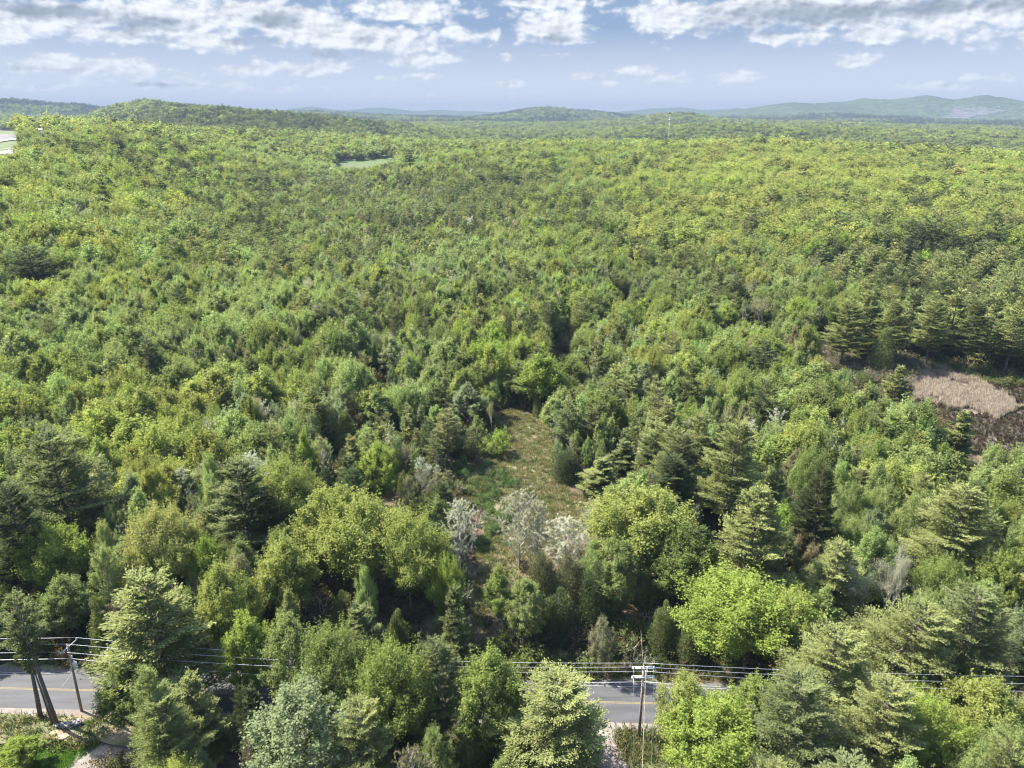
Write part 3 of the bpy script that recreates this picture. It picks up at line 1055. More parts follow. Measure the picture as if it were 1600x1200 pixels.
def asphalt():
    m, nt, N, L = new_mat('worn_asphalt')
    tc = N('ShaderNodeTexCoord')
    mp = N('ShaderNodeMapping')
    mp.inputs['Rotation'].default_value = (0, 0, -math.atan2(RD[1], RD[0]))
    mp.inputs['Scale'].default_value = (.12, 1.1, 1)
    L(tc.outputs['Object'], mp.inputs[0])
    n1 = N('ShaderNodeTexNoise')
    n1.inputs['Scale'].default_value, n1.inputs['Detail'].default_value = .9, 6
    L(mp.outputs[0], n1.inputs['Vector'])
    n2 = N('ShaderNodeTexNoise')
    n2.inputs['Scale'].default_value, n2.inputs['Detail'].default_value = 9, 6
    L(tc.outputs['Object'], n2.inputs['Vector'])
    r = N('ShaderNodeValToRGB')
    r.color_ramp.elements[0].position, r.color_ramp.elements[1].position = .35, .68
    r.color_ramp.elements[0].color, r.color_ramp.elements[1].color = (.029, .029, .030, 1), (.049, .049, .051, 1)
    L(n1.outputs['Fac'], r.inputs[0])
    mx = N('ShaderNodeMix')
    mx.data_type, mx.blend_type = 'RGBA', 'MULTIPLY'
    mx.inputs[0].default_value = .5
    L(r.outputs[0], mx.inputs[6])
    L(n2.outputs['Fac'], mx.inputs[7])
    g = N('ShaderNodeGamma')
    g.inputs[1].default_value = .9
    L(mx.outputs[2], g.inputs[0])
    b = N('ShaderNodeBsdfPrincipled')
    b.inputs['Roughness'].default_value = .85
    L(g.outputs[0], b.inputs['Base Color'])
    o = N('ShaderNodeOutputMaterial')
    L(b.outputs[0], o.inputs[0])
    return m


ROADW = 3.35
M_ASPH = asphalt()
M_YEL = rough_mat('worn_yellow_paint', (.19, .145, .06), (.095, .082, .056), 3, 8, ramp=(.45, .75))
M_WHT = rough_mat('worn_white_paint', (.19, .19, .19), (.07, .07, .074), 3, 8, ramp=(.5, .8))
M_PATCH = rough_mat('asphalt_edge', (.055, .052, .048), (.10, .092, .082), 2, 8)
me, k = strip('road', -ROADW, ROADW, -190, 190, .055, M_ASPH, n=380, jit0=.06, jit1=.05, crown=.05, cross=7)
road = link('road', me, kind=k)
me, k = strip('road_verge', -9.0, 4.7, -190, 190, .02, M_VERGE, n=380, jit0=1.4, jit1=1.2, cross=5)
link('road_verge', me, kind=k)
me, k = strip('road_shoulder', -ROADW - 1.05, -ROADW + .12, -190, 190, .045, M_DIRT, n=700, jit0=.3)
link('road_shoulder', me, kind=k)
me, k = strip('road_shoulder', ROADW - .12, ROADW + .7, -190, 190, .045, M_PATCH, n=700, jit1=.25)
link('road_shoulder', me, kind=k)
for nm, a, b_, mt in (('centre_line', -.14, -.06, M_YEL), ('centre_line', .06, .14, M_YEL), ('edge_line', ROADW - .42, ROADW - .31, M_WHT)):
    zz_ = .055 + .05 * (1 - ((a + b_) / 2 / ROADW) ** 2) + .006
    me, k = strip(nm, a, b_, -190, 190, zz_, mt, n=380)
    o = link(nm, me, parent=road)


def ground_patch(name, px, mat, z, step=.4, world=None):
    return drape(name, px, mat, z, step, world=world)


LAWN_PX = [(-200, 1120), (150, 1121), (215, 1118), (205, 1130), (165, 1155), (120, 1185), (90, 1215), (60, 1260), (-300, 1260)]
ground_patch('lawn', LAWN_PX, M_LAWN, .032)
DRIVE_L = [(205, 1118), (300, 1119), (262, 1136), (232, 1152), (205, 1178), (170, 1215), (120, 1280), (10, 1280), (85, 1215), (125, 1182), (168, 1152)]
ground_patch('gravel_driveway', DRIVE_L, M_DIRT, .05)
DRIVE_M = [(880, 1122), (1100, 1130), (1040, 1134), (975, 1135), (962, 1142), (958, 1155), (963, 1175), (985, 1215), (1010, 1300), (900, 1300), (925, 1240), (935, 1200), (930, 1170), (915, 1150), (890, 1140)]
ground_patch('gravel_driveway', DRIVE_M, M_DIRT, .05)
GRASS_M = [(966, 1136), (1140, 1136), (1140, 1300), (1015, 1300), (985, 1210), (966, 1175), (961, 1155)]
ground_patch('grass_bank', GRASS_M, M_VERGE, .036)

# left edge of the valley: park road and open ground on the hill shoulder
M_LOT = rough_mat('gravel_lot', (.085, .078, .08), (.115, .105, .105), .1, 5)
M_PALE = rough_mat('pale_concrete', (.15, .145, .14), (.19, .185, .175), .3, 5)
drape('hillside_grass', PARK_PX, M_FIELD, .35, 4.0)
drape('gravel_lot', [(-140, 212), (20, 211), (27, 216), (10, 219), (-140, 224)], M_LOT, .8, 3.0)
drape('park_road', [(-140, 225), (0, 220), (28, 216.5), (29, 219.5), (0, 224), (-140, 231)], M_PALE, 1.1, 1.5)
drape('footpath', [(10, 232), (22, 239), (20, 242), (-20, 243), (-20, 240), (8, 238)], M_PALE, .8, 1.5)


# ------------------------------------------------------------------ heroes (single trees the photo shows clearly)
# (px of top, py of top, height m, crown width px, kind, variant, colour, label)
HERO = [
 (70, 688, 24, 165, 'pine', 2, 'blue-green', 'huge dark blue-green pine near the left edge, above the lime green maple'),
 (15, 760, 22, 110, 'pine', 0, 'dark green', 'dark pine cut by the left edge, below the huge blue-green pine'),
 (372, 722, 21, 130, 'pine', 1, 'blue-green', 'pale grey-blue pine with layered boughs left of the yellow-green oaks'),
 (215, 295, 18, 46, 'pine', 1, 'dark green', 'dark pine rising from the far left canopy, wider of the two lone ones'),
 (345, 304, 17, 38, 'pine', 3, 'dark green', 'dark narrow pine alone among pale crowns in the far left woods'),
 (42, 385, 22, 95, 'pine', 2, 'dark green', 'broad dark pine towering over the mid canopy at the left edge'),
 (228, 898, 21, 190, 'pine', 1, 'light needle', 'large bushy pine right of the left utility pole'),
 (190, 1045, 11, 70, 'maple', 3, 'mid green', 'dull green young maple under the large bushy pine'),
 (292, 1062, 13, 90, 'pine', 3, 'light needle', 'young cone-shaped pine at the bottom, right of the left driveway'),
 (8, 935, 19, 60, 'pine', 4, 'blue-green', 'thin pine with bare trunk crossing the road at the left edge'),
 (1152, 660, 25, 100, 'pine', 0, 'light needle', 'tall thin pine with bare pale boughs right of centre'),
 (1180, 765, 23, 135, 'pine', 1, 'light needle', 'sunlit yellowish pine just behind the bright lime maple'),
 (1510, 762, 22, 125, 'pine', 0, 'light needle', 'tall pale pine near the right edge above two broad pines'),
 (1322, 818, 18, 90, 'pine', 1, 'light needle', 'pale pine left of the leaning white birches'),
 (1402, 928, 17, 150, 'pine', 2, 'light needle', 'broad bushy pine beneath the leaning white birches'),
 (1532, 926, 18, 150, 'pine', 2, 'blue-green', 'broad spreading pine beside the road at the right edge'),
 (1300, 985, 17, 150, 'pine', 2, 'light needle', 'broad pale pine between the lime maple and the bushy pine'),
 (1250, 1070, 17, 175, 'pine', 2, 'blue-green', 'big bluish pine in the lower right foreground'),
 (1385, 1065, 16, 140, 'pine', 2, 'light needle', 'pine at the bottom right below the broad bushy pine'),
 (560, 955, 15, 100, 'pine', 3, 'blue-green', 'soft blue-green pine below the yellow-green oaks'),
 (706, 922, 15, 62, 'pine', 3, 'blue-green', 'narrow pine at the foot of the clearing path'),
 (682, 1002, 17, 92, 'pine', 0, 'blue-green', 'dark pine with visible trunk in front of the road, left of centre'),
 (575, 955, 13, 70, 'pine', 3, 'blue-green', 'small pine beside the soft blue-green pine'),
 (868, 1062, 16, 195, 'pine', 2, 'light needle', 'broad round-topped pine left of the gravel turnout'),
 (455, 1085, 16, 180, 'birch', 2, 'grey-green', 'feathery grey-green willow-like tree at the bottom left'),
 (560, 1100, 15, 130, 'pine', 2, 'light needle', 'bushy pine at the bottom between the willow-like tree and the green maple'),
 (612, 1028, 17, 120, 'maple', 0, 'fresh green', 'fresh green maple in front of the hidden stretch of road'),
 (772, 1028, 16, 115, 'maple', 1, 'fresh green', 'pointed fresh green maple left of the round-topped pine'),
 (445, 965, 17, 90, 'birch', 0, 'soft green', 'slim soft green tree above the willow-like tree'),
 (500, 1010, 15, 120, 'maple', 2, 'mid green', 'mid green maple behind the willow-like tree'),
 (338, 898, 17, 90, 'maple', 1, 'yellow-green', 'tall pale maple right of the large bushy pine'),
 (378, 960, 14, 80, 'maple', 3, 'lime green', 'small lime tree tucked between bushy pine and soft green tree'),
 (75, 832, 14, 110, 'maple', 0, 'lime green', 'lime green maple shaded by the huge dark pine on the left'),
 (232, 815, 17, 110, 'maple', 2, 'golden', 'pale golden-budded maple above the large bushy pine'),
 (500, 770, 18, 110, 'maple', 3, 'yellow-green', 'leftmost of the yellow-green oaks left of the clearing'),
 (565, 790, 18, 140, 'maple', 0, 'yellow-green', 'middle and largest yellow-green oak left of the clearing'),
 (635, 820, 17, 110, 'maple', 2, 'yellow-green', 'rightmost yellow-green oak left of the clearing'),
 (450, 850, 15, 100, 'maple', 1, 'yellow-green', 'yellow-green maple below the pale grey-blue pine'),
 (587, 700, 14, 68, 'maple', 1, 'lime green', 'bright green maple above the yellow-green oaks'),
 (478, 682, 15, 38, 'birch', 1, 'lime green', 'narrow bright green tree amid duller woods left of centre'),
 (776, 678, 5.5, 48, 'shrub', 0, 'lime green', 'bright yellow-green bushy sapling at the top of the clearing'),
 (886, 700, 7.5, 46, 'cedar', 1, 'dark green', 'dark rounded pine sapling on the right rim of the clearing'),
 (735, 606, 11, 60, 'birch', 1, 'grey-green', 'pale-stemmed poplar clump behind the clearing'),
 (832, 570, 11, 75, 'maple', 3, 'soft green', 'rounded soft green tree closing the top of the clearing'),
 (940, 718, 8, 65, 'pine', 3, 'light needle', 'low pale young pine right of the dark rounded sapling'),
 (975, 690, 9, 60, 'pine', 3, 'blue-green', 'young pine standing right of the clearing above the big maple'),
 (1005, 778, 17, 155, 'maple', 0, 'yellow-green', 'big yellow-green maple behind the roadside pole'),
 (955, 850, 14, 80, 'maple', 3, 'soft green', 'dull green maple against the left side of the big maple'),
 (1060, 840, 14, 100, 'maple', 1, 'mid green', 'shaded mid green maple on the right of the big maple'),
 (1180, 930, 14, 170, 'maple', 2, 'lime green', 'brilliant lime maple reaching over the road'),
 (1238, 945, 13, 110, 'maple', 0, 'yellow-green', 'olive-tinted maple close behind the brilliant lime maple'),
 (1080, 1068, 12, 95, 'birch', 2, 'yellow-green', 'slim yellow-green tree right of the grassy pole bank'),
 (1120, 1120, 12, 150, 'maple', 0, 'lime green', 'lime green tree at the bottom, right of the pole bank'),
 (1180, 1065, 12, 90, 'maple', 1, 'fresh green', 'fresh green tree under the brilliant lime maple'),
 (1450, 1110, 12, 130, 'maple', 2, 'lime green', 'lime green maple in the bottom right corner'),
 (1560, 1080, 12, 110, 'maple', 1, 'yellow-green', 'yellow-green maple at the right edge below the road'),
 (1515, 1020, 11, 60, 'maple', 3, 'olive', 'small olive tree in front of the shaded road at right'),
 (850, 862, 12, 62, 'cedar', 1, 'brownish', 'brownish cedar, leftmost of the dark row behind the road'),
 (893, 866, 12, 70, 'cedar', 1, 'brownish', 'olive-brown cedar in the middle of the row behind the road'),
 (930, 880, 12, 64, 'cedar', 1, 'dark green', 'dark cedar nearest the big maple behind the road'),
 (872, 920, 9, 60, 'cedar', 1, 'dark green', 'shorter dark cedar at the roadside in front of the row'),
 (818, 905, 12, 70, 'birch', 0, 'soft green', 'slender soft green tree at the end of the clearing path'),
 (785, 895, 11, 52, 'birch', 1, 'fresh green', 'slim fresh green tree beside the clearing path'),
 (716, 786, 14, 66, 'bare', 2, 'pale silver', 'silver-white leafless poplar left of the clearing path'),
 (812, 770, 15, 84, 'bare', 2, 'grey', 'tall grey-green budding poplar in front of the clearing'),
 (842, 786, 14, 50, 'bare', 0, 'grey', 'slimmer budding poplar right beside the tall grey-green one'),
 (888, 810, 13, 88, 'bare', 2, 'pale silver', 'whitish budding tree at the lower right of the clearing'),
 (928, 784, 12, 60, 'bare', 0, 'grey', 'thin greyish budding tree beside the whitish one'),
 (1356, 850, 16, 70, 'bare', 1, 'grey', 'pale leaning birch right of the pale pine'),
 (1405, 858, 16, 70, 'bare', 1, 'grey', 'pale leaning birch nearest the tall pale pine'),
 (1330, 470, 23, 67, 'pine', 0, 'light needle', 'leftmost pine of the tall stand above the marsh'),
 (1362, 456, 24, 65, 'pine', 1, 'light needle', 'second pine from the left of the tall stand above the marsh'),
 (1398, 470, 23, 61, 'pine', 0, 'light needle', 'third pine from the left of the tall stand above the marsh'),
 (1434, 452, 24, 67, 'pine', 1, 'blue-green', 'fourth pine from the left of the tall stand above the marsh'),
 (1468, 470, 23, 61, 'pine', 0, 'light needle', 'fifth pine from the left of the tall stand above the marsh'),
 (1500, 452, 24, 67, 'pine', 1, 'light needle', 'sixth pine from the left of the tall stand above the marsh'),
 (1528, 470, 24, 56, 'pine', 0, 'blue-green', 'third pine from the right of the tall stand above the marsh'),
 (1562, 458, 25, 65, 'pine', 1, 'light needle', 'second pine from the right of the tall stand above the marsh'),
 (1598, 468, 25, 68, 'pine', 0, 'light needle', 'rightmost pine of the tall stand above the marsh'),
 (1388, 508, 17, 34, 'cedar', 0, 'olive', 'slim olive cedar in front of the tall pine stand'),
 (1408, 575, 14, 50, 'pine', 3, 'light needle', 'dark-sided pine at the left tip of the reed bed'),
 (1508, 645, 13, 55, 'pine', 3, 'light needle', 'yellowish larch-like pine below the reed bed'),
 (1140, 480, 12, 44, 'maple', 3, 'lime green', 'bright pale green crown left of the large budding tree'),
 (1195, 462, 15, 66, 'bare', 1, 'rusty', 'large greyish budding tree above the brown thicket'),
 (535, 640, 11, 50, 'cedar', 0, 'olive', 'olive cedar left of the clearing behind the bright green maple'),
 (640, 235, 15, 26, 'pine', 1, 'dark green', 'dark pine at the end of the tree line above the hay field'),
 (585, 248, 13, 18, 'maple', 1, 'mid green', 'lone round tree standing in front of the hay field'),
 (30, 925, 21, 60, 'pine', 4, 'blue-green', 'pine with long bare trunk left of the left utility pole'),
 (40, 985, 15, 34, 'pine', 4, 'blue-green', 'slender pine sapling with thin dark trunk left of the pole'),
 (22, 1170, 4, 60, 'maple', 3, 'lime green', 'lime green bush in the bottom left corner on the lawn'),
]

# parts of the photo where open ground, road, pole or reeds must stay in view
KEEP = [[(744, 880), (772, 880), (770, 950), (752, 1000), (736, 990)], [(-60, 1046), (138, 1046), (140, 1116), (200, 1150), (205, 1210), (-60, 1210)], [(930, 1066), (1056, 1066), (1060, 1125), (1040, 1160), (1042, 1215), (925, 1215)],
        [(985, 1000), (1022, 1000), (1022, 1160), (985, 1160)], [(90, 1003), (145, 1003), (140, 1116), (100, 1116)],
        [(708, 742), (745, 728), (775, 690), (785, 648), (812, 645), (840, 665), (858, 690), (868, 740), (900, 775), (935, 788), (925, 812), (850, 850), (800, 850), (760, 880), (742, 880), (752, 830), (725, 775)],
        [(872, 525), (895, 520), (898, 550), (872, 590), (866, 570)], [(562, 594), (608, 594), (608, 606), (562, 610)],
        [(1425, 582), (1480, 585), (1560, 604), (1640, 610), (1640, 700), (1590, 695), (1540, 665), (1480, 645), (1425, 618)],
        [(1290, 540), (1400, 560), (1420, 572), (1405, 600), (1330, 582), (1262, 556)],
        [(522, 257), (560, 253), (618, 246), (618, 250), (598, 255), (560, 261), (526, 263)],
        [(-60, 212), (30, 212), (34, 226), (24, 240), (-60, 248)], [(54, 202), (72, 202), (72, 209), (54, 209)]]
FOOT = [PARK_PX, FIELD_PX]


def blocked(x, y, z0, H, R):
    bad = np.zeros(len(x), bool)
    for f, rf in ((0.02, .15), (.3, .7), (.55, .9), (.8, .6), (1.0, .1)):
        px, py, dep = project(x, y, z0 + H * f)
        w = R * rf * FPX / dep
        for poly in KEEP:
            bx0, bx1 = min(p[0] for p in poly) - 60, max(p[0] for p in poly) + 60
            by0, by1 = min(p[1] for p in poly) - 5, max(p[1] for p in poly) + 5
            c = (px > bx0) & (px < bx1) & (py > by0) & (py < by1) & ~bad
            if c.any():
                i = np.nonzero(c)[0]
                for o in (-.8, 0, .8):
                    bad[i] |= inside(px[i] + o * w[i], py[i], poly)
    return bad


class Tree:
    __slots__ = ('kind', 'v', 'x', 'y', 'z', 'H', 'R', 'rot', 'tint', 'cname', 'label', 'd', 'px', 'py', 'app', 'hero', 'lean')


trees = []
hx, hy, hr = [], [], []
for (px, py, H, W, kind, var, cname, label) in HERO:
    t = Tree()
    x, y = at(px, py, H)
    for _ in range(4):                                    # settle on the terrain
        z = float(zt(x, y))
        x, y = at(px, py, z + H)
    dep = project(np.array([x]), np.array([y]), z + H * .6)[2][0]
    t.kind, t.v, t.x, t.y, t.z, t.H, t.R = kind, var, float(x), float(y), z, H, W / 2 * dep / FPX
    t.rot, t.cname, t.label, t.hero = random.uniform(0, 6.28), cname, label, True
    t.lean = random.uniform(.15, .25) if 'leaning' in label else random.uniform(-.03, .03)
    t.tint = np.array(COL[cname])
    t.d = math.hypot(x, y)
    trees.append(t)
    hx.append(x), hy.append(y), hr.append(t.R * .75)
hx, hy, hr = np.array(hx), np.array(hy), np.array(hr)


# ------------------------------------------------------------------ the woods
def jitter_grid(r0, r1, s):
    n = int(r1 / s) + 2
    i, j = np.meshgrid(np.arange(-n, n), np.arange(0, int(n / .86)))
    x = (i + .5 * (j % 2)) * s + rng.uniform(-.36, .36, i.shape) * s
    y = j * s * .86 + rng.uniform(-.36, .36, i.shape) * s
    x, y = x.ravel(), y.ravel()
    r = np.hypot(x, y)
    k = (r > r0) & (r <= r1) & (np.abs(np.arctan2(x, y)) < math.radians(43) + 14 / np.maximum(r, 15))
    return x[k], y[k]


# highest line of sight over the terrain per azimuth, to leave out trees wholly hidden behind ridges
vaz = np.radians(np.arange(-50, 50.01, .5))
vrs = np.exp(np.linspace(math.log(150), math.log(4500), 160))
VA, VR = np.meshgrid(vaz, vrs)
velev = (zt(np.sin(VA) * VR, np.cos(VA) * VR) + 8 - CAM_H) / VR
vmax = np.maximum.accumulate(velev, axis=0)


def hidden(x, y, ztop):
    r = np.hypot(x, y)
    ia = np.clip(((np.arctan2(x, y) - vaz[0]) / math.radians(.5)).round().astype(int), 0, len(vaz) - 1)
    ir = np.clip(np.searchsorted(vrs, r * .96) - 1, 0, len(vrs) - 1)
    return ((ztop - CAM_H) / r < vmax[ir, ia] - 0.004) & (r > 200)


BANDS = [(44, 330, 3.8), (330, 620, 5.2), (620, 1300, 8.2), (1300, 2400, 12.0), (2400, 4400, 18.0)]
cols = {k: [] for k in 'x y z H R kind var tint cn'.split()}
KINDS = ['maple', 'birch', 'pine', 'cedar', 'bare']
for (r0, r1, s) in BANDS:
    x, y = jitter_grid(r0, r1, s)
    n = len(x)
    z = zt(x, y)
    r = np.hypot(x, y)
    px, py, dep = project(x, y, z + 9)
    f1, f2, f3 = fbm(x / 45, y / 45, 51, 3), fbm(x / 120, y / 120, 61, 3), fbm(x / 28, y / 28, 71, 2)
    u = rng.random(n)
    f4 = fbm(x / 16 + 5, y / 16, 91, 2)
    # chances of each kind across the place
    young = np.clip(1 - np.abs((px - 640) / 420), 0, 1) * np.clip((500 - py) / 150, 0, 1) * np.clip((py - 255) / 40, 0, 1)
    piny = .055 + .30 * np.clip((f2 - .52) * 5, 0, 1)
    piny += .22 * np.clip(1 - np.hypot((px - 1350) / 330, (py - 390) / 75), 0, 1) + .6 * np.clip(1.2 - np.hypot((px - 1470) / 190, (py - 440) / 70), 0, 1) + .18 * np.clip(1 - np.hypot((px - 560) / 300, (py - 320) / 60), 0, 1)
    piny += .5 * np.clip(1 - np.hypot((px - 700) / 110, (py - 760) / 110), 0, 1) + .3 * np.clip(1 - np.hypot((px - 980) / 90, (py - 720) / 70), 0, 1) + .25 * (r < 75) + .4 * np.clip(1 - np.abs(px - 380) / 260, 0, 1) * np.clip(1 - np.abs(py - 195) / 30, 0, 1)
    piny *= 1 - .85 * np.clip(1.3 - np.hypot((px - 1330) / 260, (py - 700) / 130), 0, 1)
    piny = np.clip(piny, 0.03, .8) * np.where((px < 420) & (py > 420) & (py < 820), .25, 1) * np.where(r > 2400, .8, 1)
    piny = np.clip(piny + .22 * (r > 1300) + .35 * (r > 1300) * (px > 240) * (px < 640) * (py < 205), 0, .85)  # extra dark pines on the far hills stand in for cloud shadow
    cedary = .03 + .22 * np.clip((f1 - .5) * 5, 0, 1) * np.clip(1 - np.hypot((px - 700) / 450, (py - 560) / 180), 0, 1) * 1.6
    cedary += .35 * (np.abs(road_d(x, y) - 8) < 5) + .10 * young
    barey = .035 + .16 * np.clip((f3 - .58) * 6, 0, 1)
    birchy = .22 + .35 * young + .25 * (f3 > .5) * (r < 330)
    birchy *= np.where((py < 430) & (px > 820), .25, 1.0) * np.where(r > 1300, .2, 1)
    kind = np.zeros(n, int)
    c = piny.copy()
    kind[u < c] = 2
    m = (u >= c) & (u < c + cedary)
    kind[m] = 3
    c = c + cedary
    kind[(u >= c) & (u < c + barey) & (r < 900)] = 4
    c = c + barey
    kind[(u >= c) & (u < c + birchy)] = 1
    H = np.select([kind == 0, kind == 1, kind == 2, kind == 3, kind == 4], [rng.uniform(9, 15.5, n), rng.uniform(8.5, 14.5, n), rng.uniform(11, 21, n), rng.uniform(6, 11.5, n), rng.uniform(9, 13.5, n)])
    H *= 1 - .22 * young
    H = 11 + (H - 11) * .8
    H *= 1 - .42 * np.clip(1.25 - np.hypot((px - 770) / 230, (py - 700) / 120), 0, 1)
    H *= .86 + .28 * f4
    tallw = np.clip((px - 900) / 200, 0, 1) * np.clip((430 - py) / 60, 0, 1)
    H *= 1 + .12 * tallw
    left = np.clip((430 - py) / 30, 0, 1) * np.clip((420 - px) / 120, 0, 1)
    H *= 1 + .15 * left
    edge = np.abs(road_d(x, y))
    H = np.where((edge < 20) & (road_d(x, y) < 0), H * .9, H)
    wid = rng.uniform(.7, 1.4, n)
    H *= rng.uniform(.85, 1.15, n)
    wide = {44: 1.0, 330: 1.22, 620: 1.55, 1300: 1.8, 2400: 2.1}[r0]
    R = np.select([kind == 0, kind == 1, kind == 2, kind == 3, kind == 4], [H * .265, H * .19, H * .20, H * .19, H * .21]) * wid * wide
    R *= 1 + .38 * tallw * (kind == 0)
    # open ground
    keep = np.ones(n, bool)
    keep &= np.abs(road_d(x, y)) > np.where(road_d(x, y) > 0, 4.6, 5.2) + R * np.where(road_d(x, y) > 0, .12, .55)
    gx, gy, _ = project(x, y, z)
    for poly in (CLEAR_PX, PARK_PX, FIELD_PX, BOG_PX, LAWN_PX, DRIVE_L, DRIVE_M, GRASS_M, GAPS_PX[0], [(1270, 530), (1400, 556), (1430, 575), (1410, 612), (1330, 590), (1250, 560)]):
        keep &= ~inside(gx, gy, poly)
    keep &= ~blocked(x, y, z, H, R * .8)
    keep &= ~hidden(x, y, z + H)
    if r0 < 1300:
        near_h = (np.abs(x[:, None] - hx[None, :]) < 16) & (np.abs(y[:, None] - hy[None, :]) < 16)
        dd = np.hypot(x[:, None] - hx[None, :], y[:, None] - hy[None, :])
        keep &= ~((dd < hr[None, :] + R[:, None] * .35) & near_h).any(1)
        # a tree must not stand in front of a well-seen one
        tpx, tpy, tdep = project(x, y, z + H)
        for t in trees:
            if t.d > 330:
                continue
            hpx_, hpy_, hd_ = project(np.array([t.x]), np.array([t.y]), t.z + t.H)
            bpx_, bpy_, _b = project(np.array([t.x]), np.array([t.y]), t.z + t.H * .38)
            w = t.R * FPX / hd_[0] * (.75 if road_d(t.x, t.y) > 0 else .4)
            low = bpy_[0]
            inf = (np.abs(tpx - (hpx_[0] + bpx_[0]) / 2) < w + R * FPX / tdep * .5) & (tpy > hpy_[0] - 6) & (tpy < low) & (r < t.d)
            keep &= ~inf
    gaps = (f4 < .30) & (r < 330) & (rng.random(n) < .7)
    keep &= ~gaps
    # colours
    cn = np.empty(n, object)
    warm = np.clip(.35 + .9 * tallw + (fbm(x / 70, y / 70, 81, 2) - .5) * 1.6 - .25 * young, 0, 1)
    v = np.clip(.5 + (fbm(x / 38 + 11, y / 38, 101, 3) - .5) * 2.2 + (rng.random(n) - .5) * .62, 0, .999)
    mcol = np.where(v < warm * .75, 'yellow-green', np.where(v < .50 + warm * .2, 'pale green', np.where(v < .68, 'fresh green', np.where(v < .84, 'mid green', np.where(v < .94, 'olive', np.where(v < .97, 'golden', 'lime green'))))))
    bcol = np.where(v < .35, 'grey-green', np.where(v < .65, 'pale green', np.where(v < .85, 'soft green', np.where(v < .93, 'olive', 'rusty'))))
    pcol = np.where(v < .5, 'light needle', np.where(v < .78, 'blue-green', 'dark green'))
    ccol_ = np.where(v < .4, 'brownish', np.where(v < .75, 'olive', 'dark green'))
    acol = np.where(v < .5, 'grey', np.where(v < .85, 'rusty', 'silvery'))
    for i_, arr in enumerate((mcol, bcol, pcol, ccol_, acol)):
        cn[kind == i_] = arr[kind == i_]
    swap = (cn == 'yellow-green') & (r > 1300) & (rng.random(n) < .6)  # some far crowns toned down, cloud shadow put into their tint
    cn[swap] = 'mid green'
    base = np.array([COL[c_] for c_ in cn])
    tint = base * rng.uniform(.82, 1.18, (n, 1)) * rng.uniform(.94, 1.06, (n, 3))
    K = np.nonzero(keep)[0]
    for key, arr in zip('x y z H R kind tint cn'.split(), (x, y, z, H, R, kind, tint, cn)):
        cols[key].append(arr[K])
W = {k: np.concatenate(v) for k, v in cols.items() if v}
W['r'] = np.hypot(W['x'], W['y'])
W['px'], W['py'], W['dep'] = project(W['x'], W['y'], W['z'] + W['H'] * .75)
W['app'] = W['H'] * FPX / W['dep']
print('trees', len(W['x']), [int(((W['r'] > a) & (W['r'] <= b)).sum()) for a, b, _ in BANDS])


def lod_of(r):
    return 0 if r < 135 else 1 if r < 330 else 2 if r < 900 else 3


NAME = {'maple': 'broadleaf_tree', 'birch': 'slender_tree', 'pine': 'pine_tree', 'cedar': 'cedar_tree', 'bare': 'budding_tree', 'shrub': 'broadleaf_sapling'}
CAT = {'maple': 'tree', 'birch': 'slender tree', 'pine': 'pine', 'cedar': 'cedar', 'bare': 'budding tree', 'shrub': 'sapling'}
GRP = {'maple': 'broadleaf trees of the wood', 'birch': 'slender trees of the wood', 'pine': 'pines of the wood', 'cedar': 'cedars of the wood', 'bare': 'budding trees of the wood', 'shrub': 'saplings'}
NOUN = {'maple': 'broadleaf tree', 'birch': 'slender tree', 'pine': 'pine', 'cedar': 'cedar', 'bare': 'budding tree'}
LIMIT = {'maple': 300, 'birch': 300, 'pine': 300, 'cedar': 300, 'bare': 300}
nh = {k: sum(1 for t in trees if t.kind == k) for k in LIMIT}
single = np.zeros(len(W['x']), bool)
for ki, k in enumerate(KINDS):
    c = np.nonzero((W['kind'] == ki) & (W['px'] > -25) & (W['px'] < 1625) & (W['py'] < 1225) & (W['py'] > 100))[0]
    c = c[np.argsort(-W['app'][c])][:LIMIT[k] - nh[k]]
    single[c] = True


# ---- a label for each single tree: colour, kind, where it stands and its rank there
def region(px, py, d, rd):
    if rd < 0:
        if px < 200: return 'on the lawn side of the left driveway'
        if px < 560: return 'on the near roadside, lower left'
        if px < 930: return 'on the near roadside left of the pole bank'
        if px < 1300: return 'on the near roadside right of the pole bank'
        return 'on the near roadside, lower right'
    if py > 800:
        if px < 250: return 'across the road behind the left pole'
        if px < 470: return 'across the road below the grey-blue pine'
        if px < 740: return 'across the road below the yellow-green oaks'
        if px < 1100: return 'across the road behind the middle pole'
        if px < 1330: return 'across the road around the lime maple'
        return 'across the road near the leaning birches'
    row = 0 if py > 690 else 1 if py > 610 else 2 if py > 545 else 3 if py > 490 else 4 if py > 440 else 5 if py > 390 else 6
    colm = 0 if px < 180 else 1 if px < 360 else 2 if px < 540 else 3 if px < 720 else 4 if px < 900 else 5 if px < 1080 else 6 if px < 1260 else 7 if px < 1430 else 8
    rows = ['level with the clearing', 'level with the clearing top', 'level with the reed bed', 'just above the clearing', 'at mid height of the picture', 'above mid picture', 'in the upper woods']
    colz = ['at far left', 'well left', 'left of centre', 'centre left', 'at centre', 'centre right', 'right of centre', 'well right', 'at far right']
    return rows[row] + ', ' + colz[colm]


